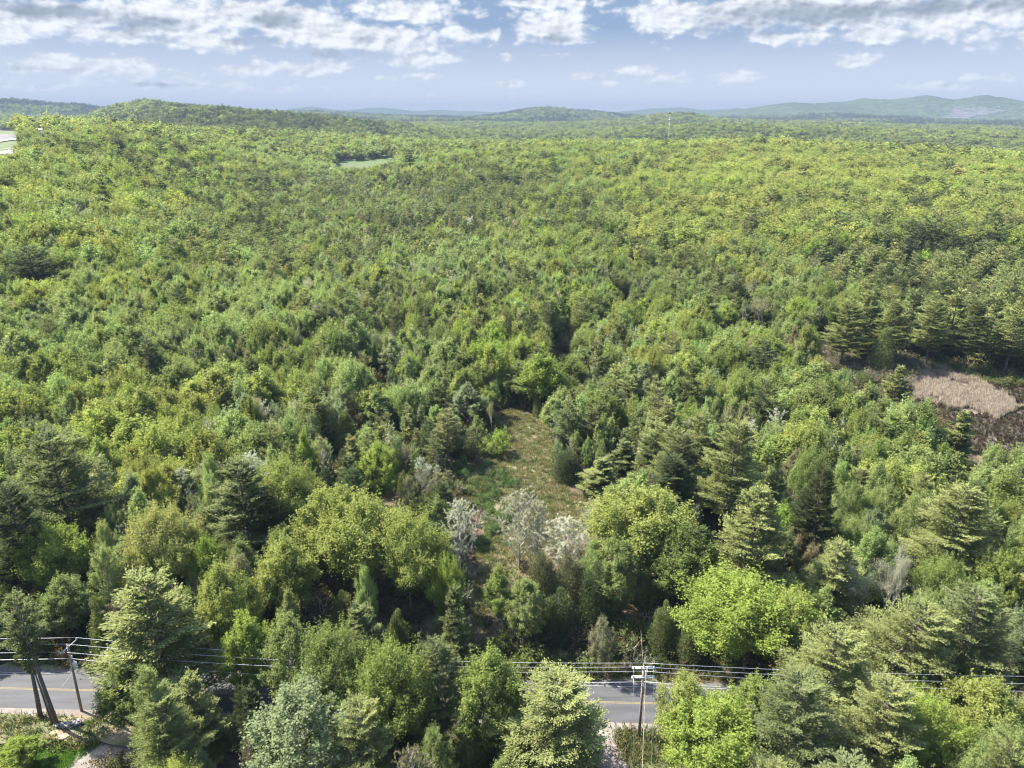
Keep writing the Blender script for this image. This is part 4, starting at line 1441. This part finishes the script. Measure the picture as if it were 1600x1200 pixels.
ORD = ['first', 'second', 'third', 'fourth', 'fifth', 'sixth', 'seventh', 'eighth', 'ninth', 'tenth', 'eleventh', 'twelfth', 'thirteenth', 'fourteenth', 'fifteenth', 'sixteenth', 'seventeenth', 'eighteenth', 'nineteenth', 'twentieth', 'twenty-first', 'twenty-second', 'twenty-third', 'twenty-fourth', 'twenty-fifth', 'twenty-sixth', 'twenty-seventh', 'twenty-eighth', 'twenty-ninth', 'thirtieth']
buckets = {}
for i in np.nonzero(single)[0]:
    t = Tree()
    t.kind, t.cname = KINDS[W['kind'][i]], W['cn'][i]
    t.x, t.y, t.z, t.H, t.R = (float(W[k][i]) for k in 'xyzHR')
    t.tint, t.d, t.px, t.py = W['tint'][i], float(W['r'][i]), float(W['px'][i]), float(W['py'][i])
    t.rot, t.hero, t.lean, t.v = random.uniform(0, 6.28), False, random.uniform(-.04, .04), None
    reg = region(t.px, t.py, t.d, road_d(t.x, t.y))
    buckets.setdefault((t.cname, t.kind, reg), []).append(t)
    trees.append(t)
for (cname, kind, reg), lst in buckets.items():
    lst.sort(key=lambda t: t.px)
    n = len(lst)
    cw = cname.replace('light needle', 'pale')
    for i, t in enumerate(lst):
        if n == 1:
            t.label = 'lone %s %s %s' % (cw, NOUN[kind], reg)
        elif i == 0:
            t.label = 'leftmost %s %s %s' % (cw, NOUN[kind], reg)
        elif i == n - 1:
            t.label = 'rightmost %s %s %s' % (cw, NOUN[kind], reg)
        else:
            t.label = '%s from left %s %s %s' % (ORD[min(i, 29)], cw, NOUN[kind], reg)
        w_ = t.label.split()
        if len(w_) > 16:
            t.label = ' '.join(w_[:16])

count = {}
for t in trees:
    lod = lod_of(t.d)
    if t.kind in ('shrub',):
        lod = min(lod, 1)
    if t.kind == 'bare':
        lod = min(lod, 2)
    if t.hero and t.d < 260:
        lod = 0 if t.kind != 'bare' else 0
    protos = PROTO[(t.kind, lod)]
    if t.v is None:
        if t.kind == 'pine':
            t.v = random.choice([0, 1, 1, 2, 3, 3])
            if t.H > 17:
                t.v = random.choice([0, 1, 2, 0])
        else:
            t.v = random.randrange(len(protos))
    p = protos[t.v % len(protos)]
    sx, sz = t.R / p['R'], t.H / p['H']
    nm = NAME[t.kind]
    parts = 'trunk' in p and t.d < 330 and t.H * FPX / t.d > 42
    if parts:
        e = link(nm, None, label=t.label, cat=CAT[t.kind], group=GRP[t.kind])
        c = link('crown', p['crown'], parent=e)
        link('trunk', p['trunk'], parent=e)
    else:
        e = c = link(nm, p['both'], label=t.label, cat=CAT[t.kind], group=GRP[t.kind])
    e.location = (t.x, t.y, t.z)
    e.rotation_euler = (t.lean, -t.lean * .6, t.rot)
    e.scale = (sx, sx * random.uniform(.9, 1.1), sz)
    c['tint'] = [float(v_) for v_ in t.tint]
    count[nm] = count.get(nm, 0) + 1
print('single trees', count)


# ---- everything beyond those, one object per kind
def scatter(name, P, rot, scl, idx, tint, meshes, label=None):
    """one object whose geometry nodes set a mesh on each of its points"""
    P = np.asarray(P, np.float32)
    n = len(P)
    me = bpy.data.meshes.new(name)
    me.vertices.add(n)
    me.vertices.foreach_set('co', P.ravel())
    for nm, typ, key, arr in (('rot', 'FLOAT_VECTOR', 'vector', rot), ('scl', 'FLOAT_VECTOR', 'vector', scl), ('tint', 'FLOAT_VECTOR', 'vector', tint), ('pick', 'INT', 'value', idx)):
        a = me.attributes.new(nm, typ, 'POINT')
        a.data.foreach_set(key, np.asarray(arr, np.int32 if typ == 'INT' else np.float32).ravel())
    col = bpy.data.collections.new(name + '_kinds')
    for i, m in enumerate(meshes):
        o = bpy.data.objects.new('%s_kind_%02d' % (name, i), m)
        col.objects.link(o)
    g = bpy.data.node_groups.new(name, 'GeometryNodeTree')
    g.interface.new_socket('Geometry', in_out='INPUT', socket_type='NodeSocketGeometry')
    g.interface.new_socket('Geometry', in_out='OUTPUT', socket_type='NodeSocketGeometry')
    N, L = g.nodes.new, g.links.new
    gi, go = N('NodeGroupInput'), N('NodeGroupOutput')
    ci = N('GeometryNodeCollectionInfo')
    ci.inputs['Collection'].default_value = col
    ci.inputs['Separate Children'].default_value = True
    ci.inputs['Reset Children'].default_value = True
    ip = N('GeometryNodeInstanceOnPoints')
    ip.inputs['Pick Instance'].default_value = True

    def attr(nm, typ):
        a = N('GeometryNodeInputNamedAttribute')
        a.data_type = typ
        a.inputs['Name'].default_value = nm
        return a.outputs['Attribute']
    e2r = N('FunctionNodeEulerToRotation')
    L(attr('rot', 'FLOAT_VECTOR'), e2r.inputs[0])
    L(e2r.outputs[0], ip.inputs['Rotation'])
    L(attr('scl', 'FLOAT_VECTOR'), ip.inputs['Scale'])
    L(attr('pick', 'INT'), ip.inputs['Instance Index'])
    L(gi.outputs[0], ip.inputs['Points'])
    L(ci.outputs[0], ip.inputs['Instance'])
    L(ip.outputs[0], go.inputs[0])
    o = link(name, me, kind='stuff', label=label)
    md = o.modifiers.new('scatter', 'NODES')
    md.node_group = g
    return o


SN = {'maple': 'broadleaf_woods', 'birch': 'slender_tree_woods', 'pine': 'pine_woods', 'cedar': 'cedar_woods', 'bare': 'budding_tree_woods'}
rest = ~single
for ki, k in enumerate(KINDS):
    i = np.nonzero(rest & (W['kind'] == ki))[0]
    if not len(i):
        continue
    lods = np.array([min(lod_of(r), 2 if k == 'bare' else 3) for r in W['r'][i]])
    meshes, start = [], {}
    for lod in (0, 1, 2, 3):
        if (k, lod) in PROTO:
            start[lod] = len(meshes)
            meshes += [p['both'] for p in PROTO[(k, lod)]]
    ns = np.array([len(PROTO[(k, l)]) if (k, l) in PROTO else 1 for l in range(4)])
    v = (rng.random(len(i)) * ns[lods]).astype(int)
    pick = np.array([start[l] for l in lods]) + v
    pH = np.array([PROTO[(k, l)][a]['H'] for l, a in zip(lods, v)])
    pR = np.array([PROTO[(k, l)][a]['R'] for l, a in zip(lods, v)])
    sx = W['R'][i] / pR
    scl = np.stack([sx, sx * rng.uniform(.9, 1.1, len(i)), W['H'][i] / pH], 1)
    rot = np.stack([rng.normal(size=len(i)) * .03, rng.normal(size=len(i)) * .03, rng.uniform(0, 6.283, len(i))], 1)
    scatter(SN[k], np.stack([W['x'][i], W['y'][i], W['z'][i]], 1), rot, scl, pick, W['tint'][i], meshes, {'maple': 'mixed green broadleaf woods running back to the hills'}.get(k))

# far slopes seen as one mass of crowns
x, y = jitter_grid(4400, 6600, 24)
z = zt(x, y)
k = ~hidden(x, y, z + 16)
x, y, z = x[k], y[k], z[k]
n = len(x)
f = fbm(x / 300, y / 300, 22, 3)
isp = rng.random(n) < np.clip((f - .48) * 4, .08, .9)
tint = np.where(isp[:, None], COL['dark green'], np.where(rng.random((n, 1)) < .25, COL['yellow-green'], COL['mid green'])) * rng.uniform(.65, 1.15, (n, 1))
s = rng.uniform(.9, 1.6, n)
pick = np.where(isp, 1, 0)
scatter('far_slope_woods', np.stack([x, y, z - 11], 1), np.stack([0 * x, 0 * x, rng.uniform(0, 6.28, n)], 1), np.stack([s * 2.2, s * 2.2, s * 1.0], 1), pick, tint,
        [PROTO[('maple', 3)][0]['both'], PROTO[('pine', 3)][0]['both']], 'distant wooded slopes below the blue mountains')


# ------------------------------------------------------------------ undergrowth, reeds, grass
def tufts(name, poly_world, n, mesh_list, smin, smax, tint, jit=.2, label=None, mask=None, zscale=1.0):
    xs, ys = [p[0] for p in poly_world], [p[1] for p in poly_world]
    X, Y = rng.uniform(min(xs), max(xs), n), rng.uniform(min(ys), max(ys), n)
    k = inside(X, Y, poly_world)
    if mask is not None:
        k &= mask(X, Y)
    X, Y = X[k], Y[k]
    m = len(X)
    s_ = rng.uniform(smin, smax, m)
    tn = np.array(tint)[rng.integers(0, len(tint), m)] * rng.uniform(1 - jit, 1 + jit, (m, 1))
    return scatter(name, np.stack([X, Y, zt(X, Y)], 1), np.stack([0 * X, 0 * X, rng.uniform(0, 6.28, m)], 1), np.stack([s_, s_, s_ * zscale * rng.uniform(.7, 1.3, m)], 1),
                   rng.integers(0, len(mesh_list), m), tn, mesh_list, label)


def tuft_mesh(seed, H, R, n, w):
    g = np.random.default_rng(seed)
    G = Geo()
    ph = g.uniform(0, 6.28, n)
    b = np.stack([np.cos(ph), np.sin(ph), 0 * ph], 1)
    p0 = b * (R * .5 * g.random((n, 1)))
    d = b * g.uniform(.1, .6, (n, 1)) * R / H + np.array([0, 0, 1])
    L_ = H * g.uniform(.6, 1.1, n)
    C = p0 + d * (L_ / 2)[:, None]
    G.leaves(C, d, np.cross(d, rnd_dirs(g, n)) / 1.0, L_ / 2, np.full(n, w), 0, np.clip(g.normal(.5, .2, n), 0, 1))
    return G.mesh('tuft', [M_LEAF])


TUFT = [tuft_mesh(1, .45, .6, 22, .035), tuft_mesh(2, .35, .8, 26, .03)]
REED = [tuft_mesh(3, 2.0, .8, 26, .06), tuft_mesh(4, 1.7, 1.0, 28, .06)]
SHR = [p['both'] for p in PROTO[('shrub', 1)]]
BRU = [p['both'] for p in PROTO[('brush', 1)]]
CW = [hit(*p) for p in CLEAR_PX]
tufts('meadow_grass', CW, 14000, TUFT, .7, 1.6, [(.175, .160, .075), (.13, .14, .055), (.10, .125, .045), (.20, .165, .10)], .25, 'dry tan and green grass of the woodland clearing')
lowp = [hit(*p) for p in [(700, 745), (712, 722), (745, 728), (790, 740), (830, 775), (800, 810), (765, 870), (745, 860), (760, 830), (730, 780)]]
tufts('clearing_scrub', lowp, 330, SHR, .35, .75, [(.10, .15, .05), (.075, .12, .045), (.12, .14, .06)], .2, 'low green scrub spreading over the left of the clearing')
tufts('clearing_scrub', CW, 260, SHR, .15, .5, [(.10, .14, .05), (.13, .14, .06)], .2, 'scattered low bushes on the dry clearing')
RW = [hit(*p) for p in REED_PX]
BW = [hit(*p) for p in BOG_PX]
tufts('reeds', RW, 20000, REED, .45, 1.05, [(.33, .275, .24), (.38, .32, .28), (.28, .235, .195)], .15, 'pale pinkish dry reeds filling the marsh', mask=lambda X, Y: fbm(X / 7, Y / 7, 13, 3) + .25 * rng.random(X.shape) > .48)
tufts('bog_sedge', BW, 9000, REED, .3, .7, [(.07, .046, .032), (.045, .033, .022), (.09, .07, .05), (.09, .09, .045)], .3, 'dark brown sedge round the reed bed', mask=lambda X, Y: ~inside(X, Y, RW))
rimw = [hit(*p) for p in [(1400, 566), (1480, 572), (1560, 590), (1680, 598), (1680, 612), (1560, 604), (1480, 586), (1400, 578)]]
tufts('marsh_edge_shrubs', rimw, 500, SHR, .5, 1.1, [(.13, .16, .05), (.10, .12, .05), (.16, .16, .07)], .2, 'low green shrubs along the foot of the tall pines')
thk = [hit(*p) for p in [(1270, 530), (1400, 553), (1440, 575), (1412, 615), (1330, 592), (1245, 562)]]
tufts('brown_thicket', thk, 900, BRU + BRU + SHR[:1], .9, 1.6, [(.16, .14, .095), (.13, .12, .08), (.12, .12, .065)], .2, 'leafless brown thicket left of the reed bed')
WP = [(-62, 60), (62, 60), (260, 300), (-260, 300)]


def under_mask(X, Y):
    px, py, _ = project(X, Y, zt(X, Y))
    k = ((road_d(X, Y) > 4.6) | (road_d(X, Y) < -6.5)) & (px > -60) & (px < 1660) & (py < 1260)
    for poly in (CLEAR_PX, LAWN_PX, DRIVE_L, DRIVE_M, GRASS_M, BOG_PX):
        k &= ~inside(px, py, poly)
    return k & ((fbm(X / 9, Y / 9, 44, 2) > .40) | ((road_d(X, Y) > 0) & (road_d(X, Y) < 22)))


tufts('undergrowth', WP, 22000, SHR + SHR + BRU, .5, 1.5, [(.09, .115, .035), (.07, .10, .035), (.12, .10, .05), (.12, .145, .045), (.13, .11, .07)], .25, 'green and brown undergrowth beneath the trees', mask=under_mask)


def verge_mask(X, Y):
    d = np.abs(road_d(X, Y))
    px, py, _ = project(X, Y, 0 * X)
    k = (d > 4.5) & (d < 9.5)
    for poly in (DRIVE_L, DRIVE_M):
        k &= ~inside(px, py, poly)
    return k


tufts('verge_weeds', [(-80, 60), (90, 60), (90, 95), (-80, 95)], 24000, TUFT, .8, 2.2, [(.085, .12, .035), (.12, .125, .05), (.16, .14, .085)], .3, 'rough grass and weeds on the road verges', mask=verge_mask)
GW = [at(*p) for p in LAWN_PX]
tufts('verge_shrubs', [(-80, 62), (90, 62), (90, 80), (-80, 80)], 700, SHR, .2, .55, [(.08, .11, .035), (.11, .13, .045), (.07, .085, .035)], .25, 'low weedy bushes along the near verge', mask=lambda X, Y: verge_mask(X, Y) & (road_d(X, Y) < -5.2) & (project(X, Y, 0 * X)[0] < 900))
tufts('lawn_grass', GW, 14000, TUFT, .3, .7, [(.06, .14, .018), (.09, .17, .03)], .2, 'bright green lawn grass by the left driveway')
GB = [at(*p) for p in GRASS_M]
tufts('bank_grass', GB, 1700, TUFT, .3, .8, [(.13, .15, .06), (.20, .18, .11)], .25, 'patchy grass around the middle utility pole')

# ------------------------------------------------------------------ stone wall, boulders, log
M_STONE = rough_mat('grey_field_stone', (.13, .12, .11), (.30, .29, .27), 2.5, 8, bump=.03)
M_ORANGE = rough_mat('orange_soil', (.30, .19, .10), (.42, .29, .17), 2, 7, bump=.04)


def stone_mesh(seed, s):
    g = np.random.default_rng(seed)
    import bmesh
    bm = bmesh.new()
    bmesh.ops.create_icosphere(bm, subdivisions=1, radius=1.0)
    for v in bm.verts:
        v.co *= g.uniform(.75, 1.12)
        v.co.x *= s[0]
        v.co.y *= s[1]
        v.co.z *= s[2]
    me = bpy.data.meshes.new('stone')
    bm.to_mesh(me)
    bm.free()
    me.materials.append(M_STONE)
    return me


wa, wb = np.array(at(86, 1137)), np.array(at(128, 1133))
wall = link('stone_wall', None, label='tumbled grey stone wall on the lawn edge below the left pole', cat='stone wall', loc=(float(wa[0]), float(wa[1]), 0))
sm = [stone_mesh(i, (.34, .26, .2)) for i in range(5)]
for i in range(46):
    f, lay = random.random(), (i % 3)
    p = (wb - wa) * f + np.array([random.uniform(-.25, .25), random.uniform(-.3, .3)])
    o = link('stone', sm[i % 5], parent=wall, loc=(float(p[0]), float(p[1]), .14 + .26 * lay * random.uniform(.6, 1)))
    o.rotation_euler = (random.uniform(-.4, .4), random.uniform(-.4, .4), random.uniform(0, 6))
    o.scale = [random.uniform(.7, 1.3)] * 3
ox, oy = at(98, 1151)
me_ = stone_mesh(9, (1.0, .6, .22))
me_.materials[0] = M_ORANGE
link('soil_mound', me_, label='small heap of orange sandy soil in front of the stone wall', cat='soil heap', loc=(ox, oy, .05))
ox, oy = at(88, 1145)
me_ = stone_mesh(10, (1.0, .5, .15))
me_.materials[0] = M_ORANGE
link('soil_mound', me_, label='flatter patch of orange soil between heap and stone wall', cat='soil heap', loc=(ox, oy, .03))
M_WROCK = rough_mat('white_rock', (.60, .57, .52), (.75, .72, .68), 2, 5)
ox, oy = hit(931, 799)
me_ = stone_mesh(12, (.75, .6, .65))
me_.materials[0] = M_WROCK
link('boulder', me_, label='white boulder at the right rim of the clearing', cat='boulder', loc=(ox, oy, float(zt(ox, oy)) + .35))
G = Geo()
G.tube([[-1.7, 0, .12], [0, .15, .16], [1.6, .1, .18]], [.11, .10, .07], 6, 0)
ox, oy = hit(832, 672)
o = link('fallen_log', G.mesh('fallen_log', [M_BIRCH]), label='pale fallen log lying across the top of the clearing', cat='log', loc=(ox, oy, float(zt(ox, oy)) + .05))
o.rotation_euler.z = -.9

# ------------------------------------------------------------------ utility poles and wires
M_POLE = rough_mat('weathered_pole_wood', (.16, .125, .09), (.30, .25, .195), 4, 6, bump=.01)
M_GALV = rough_mat('galvanised_steel', (.42, .43, .45), (.55, .56, .58), 5, 3, rough=.5, metallic=.4)
M_PORC = rough_mat('grey_porcelain', (.50, .50, .52), (.62, .62, .64), 5, 3, rough=.3)
M_WIRE = rough_mat('aluminium_wire', (.38, .39, .41), (.48, .49, .51), 3, 3, rough=.5, metallic=.3)
M_CABLE = rough_mat('black_cable', (.05, .05, .055), (.09, .09, .095), 3, 3, rough=.5)
M_CAN = rough_mat('grey_transformer_paint', (.40, .42, .43), (.50, .52, .53), 3, 3, rough=.4)

pb = np.array(at(127.5, 1111))                      # left pole foot
pt = np.array(at(111, 1012, 11.0))
pole_h = 11.0
pl = link('utility_pole', None, label='leaning wooden utility pole at left with angled crossarm and grey transformer', cat='utility pole', group='roadside utility poles', loc=(float(pb[0]), float(pb[1]), 0))
lv = np.array([pt[0] - pb[0], pt[1] - pb[1]])
lv = lv * min(1.0, 0.9 / max(np.hypot(*lv), .01))   # a slight lean
G = Geo()
G.tube([[0, 0, -.5], [lv[0] * .5, lv[1] * .5, pole_h / 2], [lv[0], lv[1], pole_h]], [.17, .15, .115], 8, 0)
link('shaft', G.mesh('shaft', [M_POLE]), parent=pl)
T0 = np.array([lv[0], lv[1], pole_h])
ad_ = np.array([RNRM[0], RNRM[1], 0]) * 1.0
ad_ = ad_ / np.linalg.norm(ad_)
arm_a, arm_b = T0 + ad_ * 1.55 + np.array([.2, 0, -.25]), T0 - ad_ * 1.25 + np.array([-.2, 0, -.25])
G = Geo()
G.tube([arm_a, arm_b], [.07, .07], 4, 0)
link('crossarm', G.mesh('crossarm', [M_GALV]), parent=pl)
INS_L = [arm_a * .97 + arm_b * .03, arm_a * .42 + arm_b * .58 + np.array([0, 0, .28]), arm_a * .03 + arm_b * .97]


def insulator(pos, parent, mesh=[None], rot=None):
    if mesh[0] is None:
        g_ = Geo()
        g_.tube([[0, 0, 0], [0, 0, .06], [0, 0, .1], [0, 0, .16], [0, 0, .2], [0, 0, .26]], [.03, .09, .05, .08, .045, .03], 8, 0)
        mesh[0] = g_.mesh('insulator', [M_PORC], True)
    o_ = link('insulator', mesh[0], parent=parent, loc=tuple(float(v_) for v_ in pos))
    if rot:
        o_.rotation_euler = rot
    return o_


for p_ in INS_L:
    insulator(p_ + np.array([0, 0, .05]), pl)
G = Geo()
G.tube([[0, 0, 0], [0, 0, .08], [0, 0, .82], [0, 0, .92]], [.22, .27, .27, .2], 10, 0)
tr_ = link('transformer', G.mesh('transformer', [M_CAN], True), parent=pl, loc=(float(lv[0] * .75 + .42), float(lv[1] * .75), pole_h - 3.6))
G = Geo()
G.tube([[0, 0, 0], [0, 0, .14], [0, 0, .28]], [.05, .07, .03], 6, 0)
bush = G.mesh('bushing', [M_PORC], True)
link('bushing', bush, parent=tr_, loc=(.1, 0, .9))
link('bushing', bush, parent=tr_, loc=(-.1, 0, .9))
G = Geo()
G.box((lv[0] * .8 + .2, lv[1] * .8, pole_h - 1.9), (.16, .16, .5))
G.tube([[lv[0] * .8, lv[1] * .8, pole_h - 1.6], [lv[0] * .8 + .35, lv[1] * .8, pole_h - 1.75]], [.03, .03], 4, 0)
link('cutout_switch', G.mesh('cutout_switch', [M_PORC]), parent=pl)

pc = np.array(at(998.5, 1151))
pc_h = 11.6
pr = link('utility_pole', None, label='wooden utility pole right of centre with doubled crossarms by the gravel turnout', cat='utility pole', group='roadside utility poles', loc=(float(pc[0]), float(pc[1]), 0))
ptop = np.array(at(1005, 1043, pc_h))
lr_ = ptop - pc
lr_ = lr_ * min(1.0, .55 / max(np.hypot(*lr_), .01))
G = Geo()
G.tube([[0, 0, -.5], [lr_[0] * .5, lr_[1] * .5, pc_h / 2], [lr_[0], lr_[1], pc_h]], [.19, .165, .125], 8, 0)
link('shaft', G.mesh('shaft', [M_POLE]), parent=pr)
TR = np.array([lr_[0], lr_[1], pc_h])
INS_R = []
for dz_ in (-.25, -1.65):
    for s_ in (-.13, .13):
        G = Geo()
        c = TR + np.array([0, s_, dz_])
        G.tube([c + np.array([-1.4, 0, 0]), c + np.array([1.4, 0, 0])], [.085, .085], 4, 0)
        link('crossarm', G.mesh('crossarm', [M_GALV]), parent=pr)
for x_ in (-1.2, -.35, .45, 1.2):
    insulator(TR + np.array([x_, -.13, -.18]), pr)
for x_ in (-1.22, 1.22):
    insulator(TR + np.array([x_, -.13, -1.58]), pr)
G = Geo()
for x_ in (-1.18, 1.18):
    G.tube([TR + np.array([x_, -.1, -.3]), TR + np.array([x_, -.1, -1.6])], [.022, .022], 4, 0)
    G.tube([TR + np.array([x_, -.16, -1.6]), TR + np.array([x_ * .98, -.75, -2.3])], [.04, .05], 4, 0)
link('jumper_wires', G.mesh('jumper_wires', [M_PORC]), parent=pr)
for k_, (x_, z_) in enumerate(((-.05, -1.0), (.3, -.95), (.14, -2.9))):
    G = Geo()
    G.tube([TR + np.array([x_ - .1, -.3, z_ + .55]), TR + np.array([x_ + .12, -.38, z_ - .35])], [.07, .055], 6, 0)
    link('cutout_switch', G.mesh('cutout_switch', [M_PORC]), parent=pr)


def wire(p0, p1, sag, name, label, cat='wire', group='wires along the road', r=.019, mat=None, n=28):
    p0, p1 = np.asarray(p0, float), np.asarray(p1, float)
    t = np.linspace(0, 1, n)[:, None]
    P = p0 + (p1 - p0) * t
    P[:, 2] -= 4 * sag * (t * (1 - t))[:, 0]
    g_ = Geo()
    g_.tube(P, r, 4, 0)
    return link(name, g_.mesh(name, [mat or M_WIRE]), label=label, cat=cat, group=group)


PL, PR = np.array([pb[0], pb[1], 0]), np.array([pc[0], pc[1], 0])
ends_r = [PR + TR + np.array([0.0, .1, .38]), PR + TR + np.array([-.1, .2, -.30]), PR + TR + np.array([.1, .2, -.95])]
words = ['far', 'middle', 'near']
for i_, w_ in enumerate(words):
    a_ = PL + INS_L[i_] + np.array([0, 0, .3])
    off = RD * 1.0
    al = a_ - np.array([RD[0], RD[1], 0]) * 68
    br = ends_r[i_] + np.array([RD[0], RD[1], 0]) * 88 + np.array([0, 0, -.3])
    far_off = np.array([RNRM[0], RNRM[1], 0]) * (1.3 - 1.1 * i_)
    wire(al, a_, .9, 'power_wire', '%s of the three top wires left of the left pole' % w_)
    wire(a_, ends_r[i_] + far_off * 0, 1.2, 'power_wire', '%s of the three top wires between the two poles' % w_)
    wire(ends_r[i_], br + far_off, 1.2, 'power_wire', '%s of the three top wires right of the middle pole' % w_)
for nm_, zl_, zr_, r_, mt_, wl in (('cable', 2.2, 2.6, .03, M_WIRE, 'single neutral cable'), ('cable', 4.6, 4.9, .045, M_CABLE, 'thick dark communication cable')):
    a_ = PL + np.array([lv[0] * .8, lv[1] * .8 + .15, pole_h - zl_])
    b_ = PR + np.array([lr_[0] * .8, lr_[1] * .8 + .15, pc_h - zr_])
    rd3 = np.array([RD[0], RD[1], 0])
    wire(a_ - rd3 * 68, a_, 1.0, nm_, wl + ' left of the left pole', 'cable', 'lower cables along the road', r_, mt_)
    wire(a_, b_, 1.5, nm_, wl + ' between the two poles', 'cable', 'lower cables along the road', r_, mt_)
    wire(b_, b_ + rd3 * 88, 1.4, nm_, wl + ' right of the middle pole', 'cable', 'lower cables along the road', r_, mt_)
for (x_, pxe, w_) in ((-1.2, 989.5, 'left'), (.12, 1003.5, 'middle'), (1.2, 1017.5, 'right')):
    a_ = PR + TR + np.array([x_, -.7, -2.3 if w_ != 'middle' else -.1])
    zz_ = a_[2] - .6
    e_ = np.array([*at(pxe, 1210, zz_), zz_])
    e_ = a_ + (e_ - a_) * 1.15
    wire(a_, e_, .2, 'branch_wire', '%s of three wires running from the middle pole towards the viewer' % w_, 'wire', 'branch wires from the middle pole', .02 if w_ != 'middle' else .026, M_CABLE if w_ != 'middle' else M_POLE)
a_ = PR + TR + np.array([0, .1, -.05])
e_ = np.array([*at(1001.5, 985, 13.0), 13.0])
wire(a_, e_, .3, 'guy_wire', 'guy wire from the middle pole up across the road into the trees', 'wire', 'branch wires from the middle pole', .014, M_POLE)
a_ = PL + np.array([lv[0] * .6, lv[1] * .6, pole_h - 4.2])
e_ = np.array([*at(97, 1073, 5.0), 5.0])
wire(a_, e_, .1, 'guy_wire', 'short slanting guy wire on the left pole above the yellow line', 'wire', 'guy wires', .03, M_GALV)

# ------------------------------------------------------------------ radio mast on the ridge, park buildings on the left hill
M_MAST = rough_mat('pale_mast_steel', (.36, .365, .375), (.46, .465, .475), .5, 3, rough=.5)
tx, ty = np.array(pix_dir(1044.5, 213)[:2]) * 1.0
nn_ = math.hypot(tx, ty)
tx, ty = tx / nn_ * 1180, ty / nn_ * 1180
tz = float(zt(tx, ty))
d_ = pix_dir(1047, 175)
ztop = CAM_H + 1180 * d_[2] / math.hypot(d_[0], d_[1])
mast = link('radio_mast', None, label='tall pale lattice radio mast rising behind the forest ridge', cat='radio mast', loc=(tx, ty, tz))
mh = ztop - tz
G = Geo()
legs = [(math.cos(a) * 1.0, math.sin(a) * 1.0) for a in (0.5, 2.6, 4.7)]
for (lx, ly) in legs:
    G.tube([[lx * 1.0, ly * 1.0, 0], [lx * .4, ly * .4, mh]], [.09, .07], 4, 0)
nb = 22
for i in range(nb):
    f0, f1_ = i / nb, (i + 1) / nb
    for a in range(3):
        b = (a + 1) % 3
        w0, w1 = 1.0 - .6 * f0, 1.0 - .6 * f1_
        G.tube([[legs[a][0] * w0, legs[a][1] * w0, mh * f0], [legs[b][0] * w1, legs[b][1] * w1, mh * f1_]], [.035, .035], 3, 0, cap=False)
        G.tube([[legs[a][0] * w1, legs[a][1] * w1, mh * f1_], [legs[b][0] * w1, legs[b][1] * w1, mh * f1_]], [.05, .05], 3, 0, cap=False)
link('lattice', G.mesh('lattice', [M_MAST]), parent=mast)
for zf, rad_, hh in ((.985, 1.5, 3.2), (.82, 1.3, 2.2)):
    for a in range(6):
        G = Geo()
        th = a * math.pi / 3
        G.box((math.cos(th) * rad_, math.sin(th) * rad_, mh * zf), (.35, .9, hh), 0, rz=th)
        link('antenna_panel', G.mesh('antenna_panel', [M_CAN if zf < .9 else M_CABLE]), parent=mast)

M_ROOF = rough_mat('white_metal_roof', (.62, .63, .65), (.74, .75, .77), .5, 3, rough=.5)
M_WALLP = rough_mat('grey_board_wall', (.30, .31, .33), (.40, .41, .42), .5, 3)
xx, yy = hit(63, 211)
zz = g0 = float(zt(xx, yy))
sh = link('park_building', None, label='low white-roofed building half hidden by trees on the left hill', cat='building', loc=(xx, yy, g0))
hw = 5.0
G = Geo()
G.box((0, 0, hw / 2), (9, 6, hw))
link('wall', G.mesh('wall', [M_WALLP]), parent=sh)
G = Geo()
G.add([[-5, -3.6, hw], [5, -3.6, hw], [5, 0, hw + 2], [-5, 0, hw + 2], [-5, 3.6, hw], [5, 3.6, hw]], [(0, 1, 2, 3), (3, 2, 5, 4), (0, 4, 5, 1), (0, 3, 4, 4)][:3], 0)
link('roof', G.mesh('roof', [M_ROOF]), parent=sh)

# ------------------------------------------------------------------ haze
hb = Geo()
zmin, zmax = -120.0, 400.0
hb.box((0, 4500, (zmin + zmax) / 2), (36000, 22500, zmax - zmin))
m, nt, N, L = new_mat('haze_air')
pv = N('ShaderNodeVolumePrincipled')
pv.inputs['Color'].default_value = (.168, .214, .295, 1)
pv.inputs['Density'].default_value = HAZE_DENSITY = 1.25e-4
pv.inputs['Anisotropy'].default_value = 0.0
pv.inputs['Density Attribute'].default_value = ''
out = N('ShaderNodeOutputMaterial')
L(pv.outputs[0], out.inputs['Volume'])
hz = link('haze', hb.mesh('haze', [m]), kind='stuff', label='pale blue haze over the whole valley')
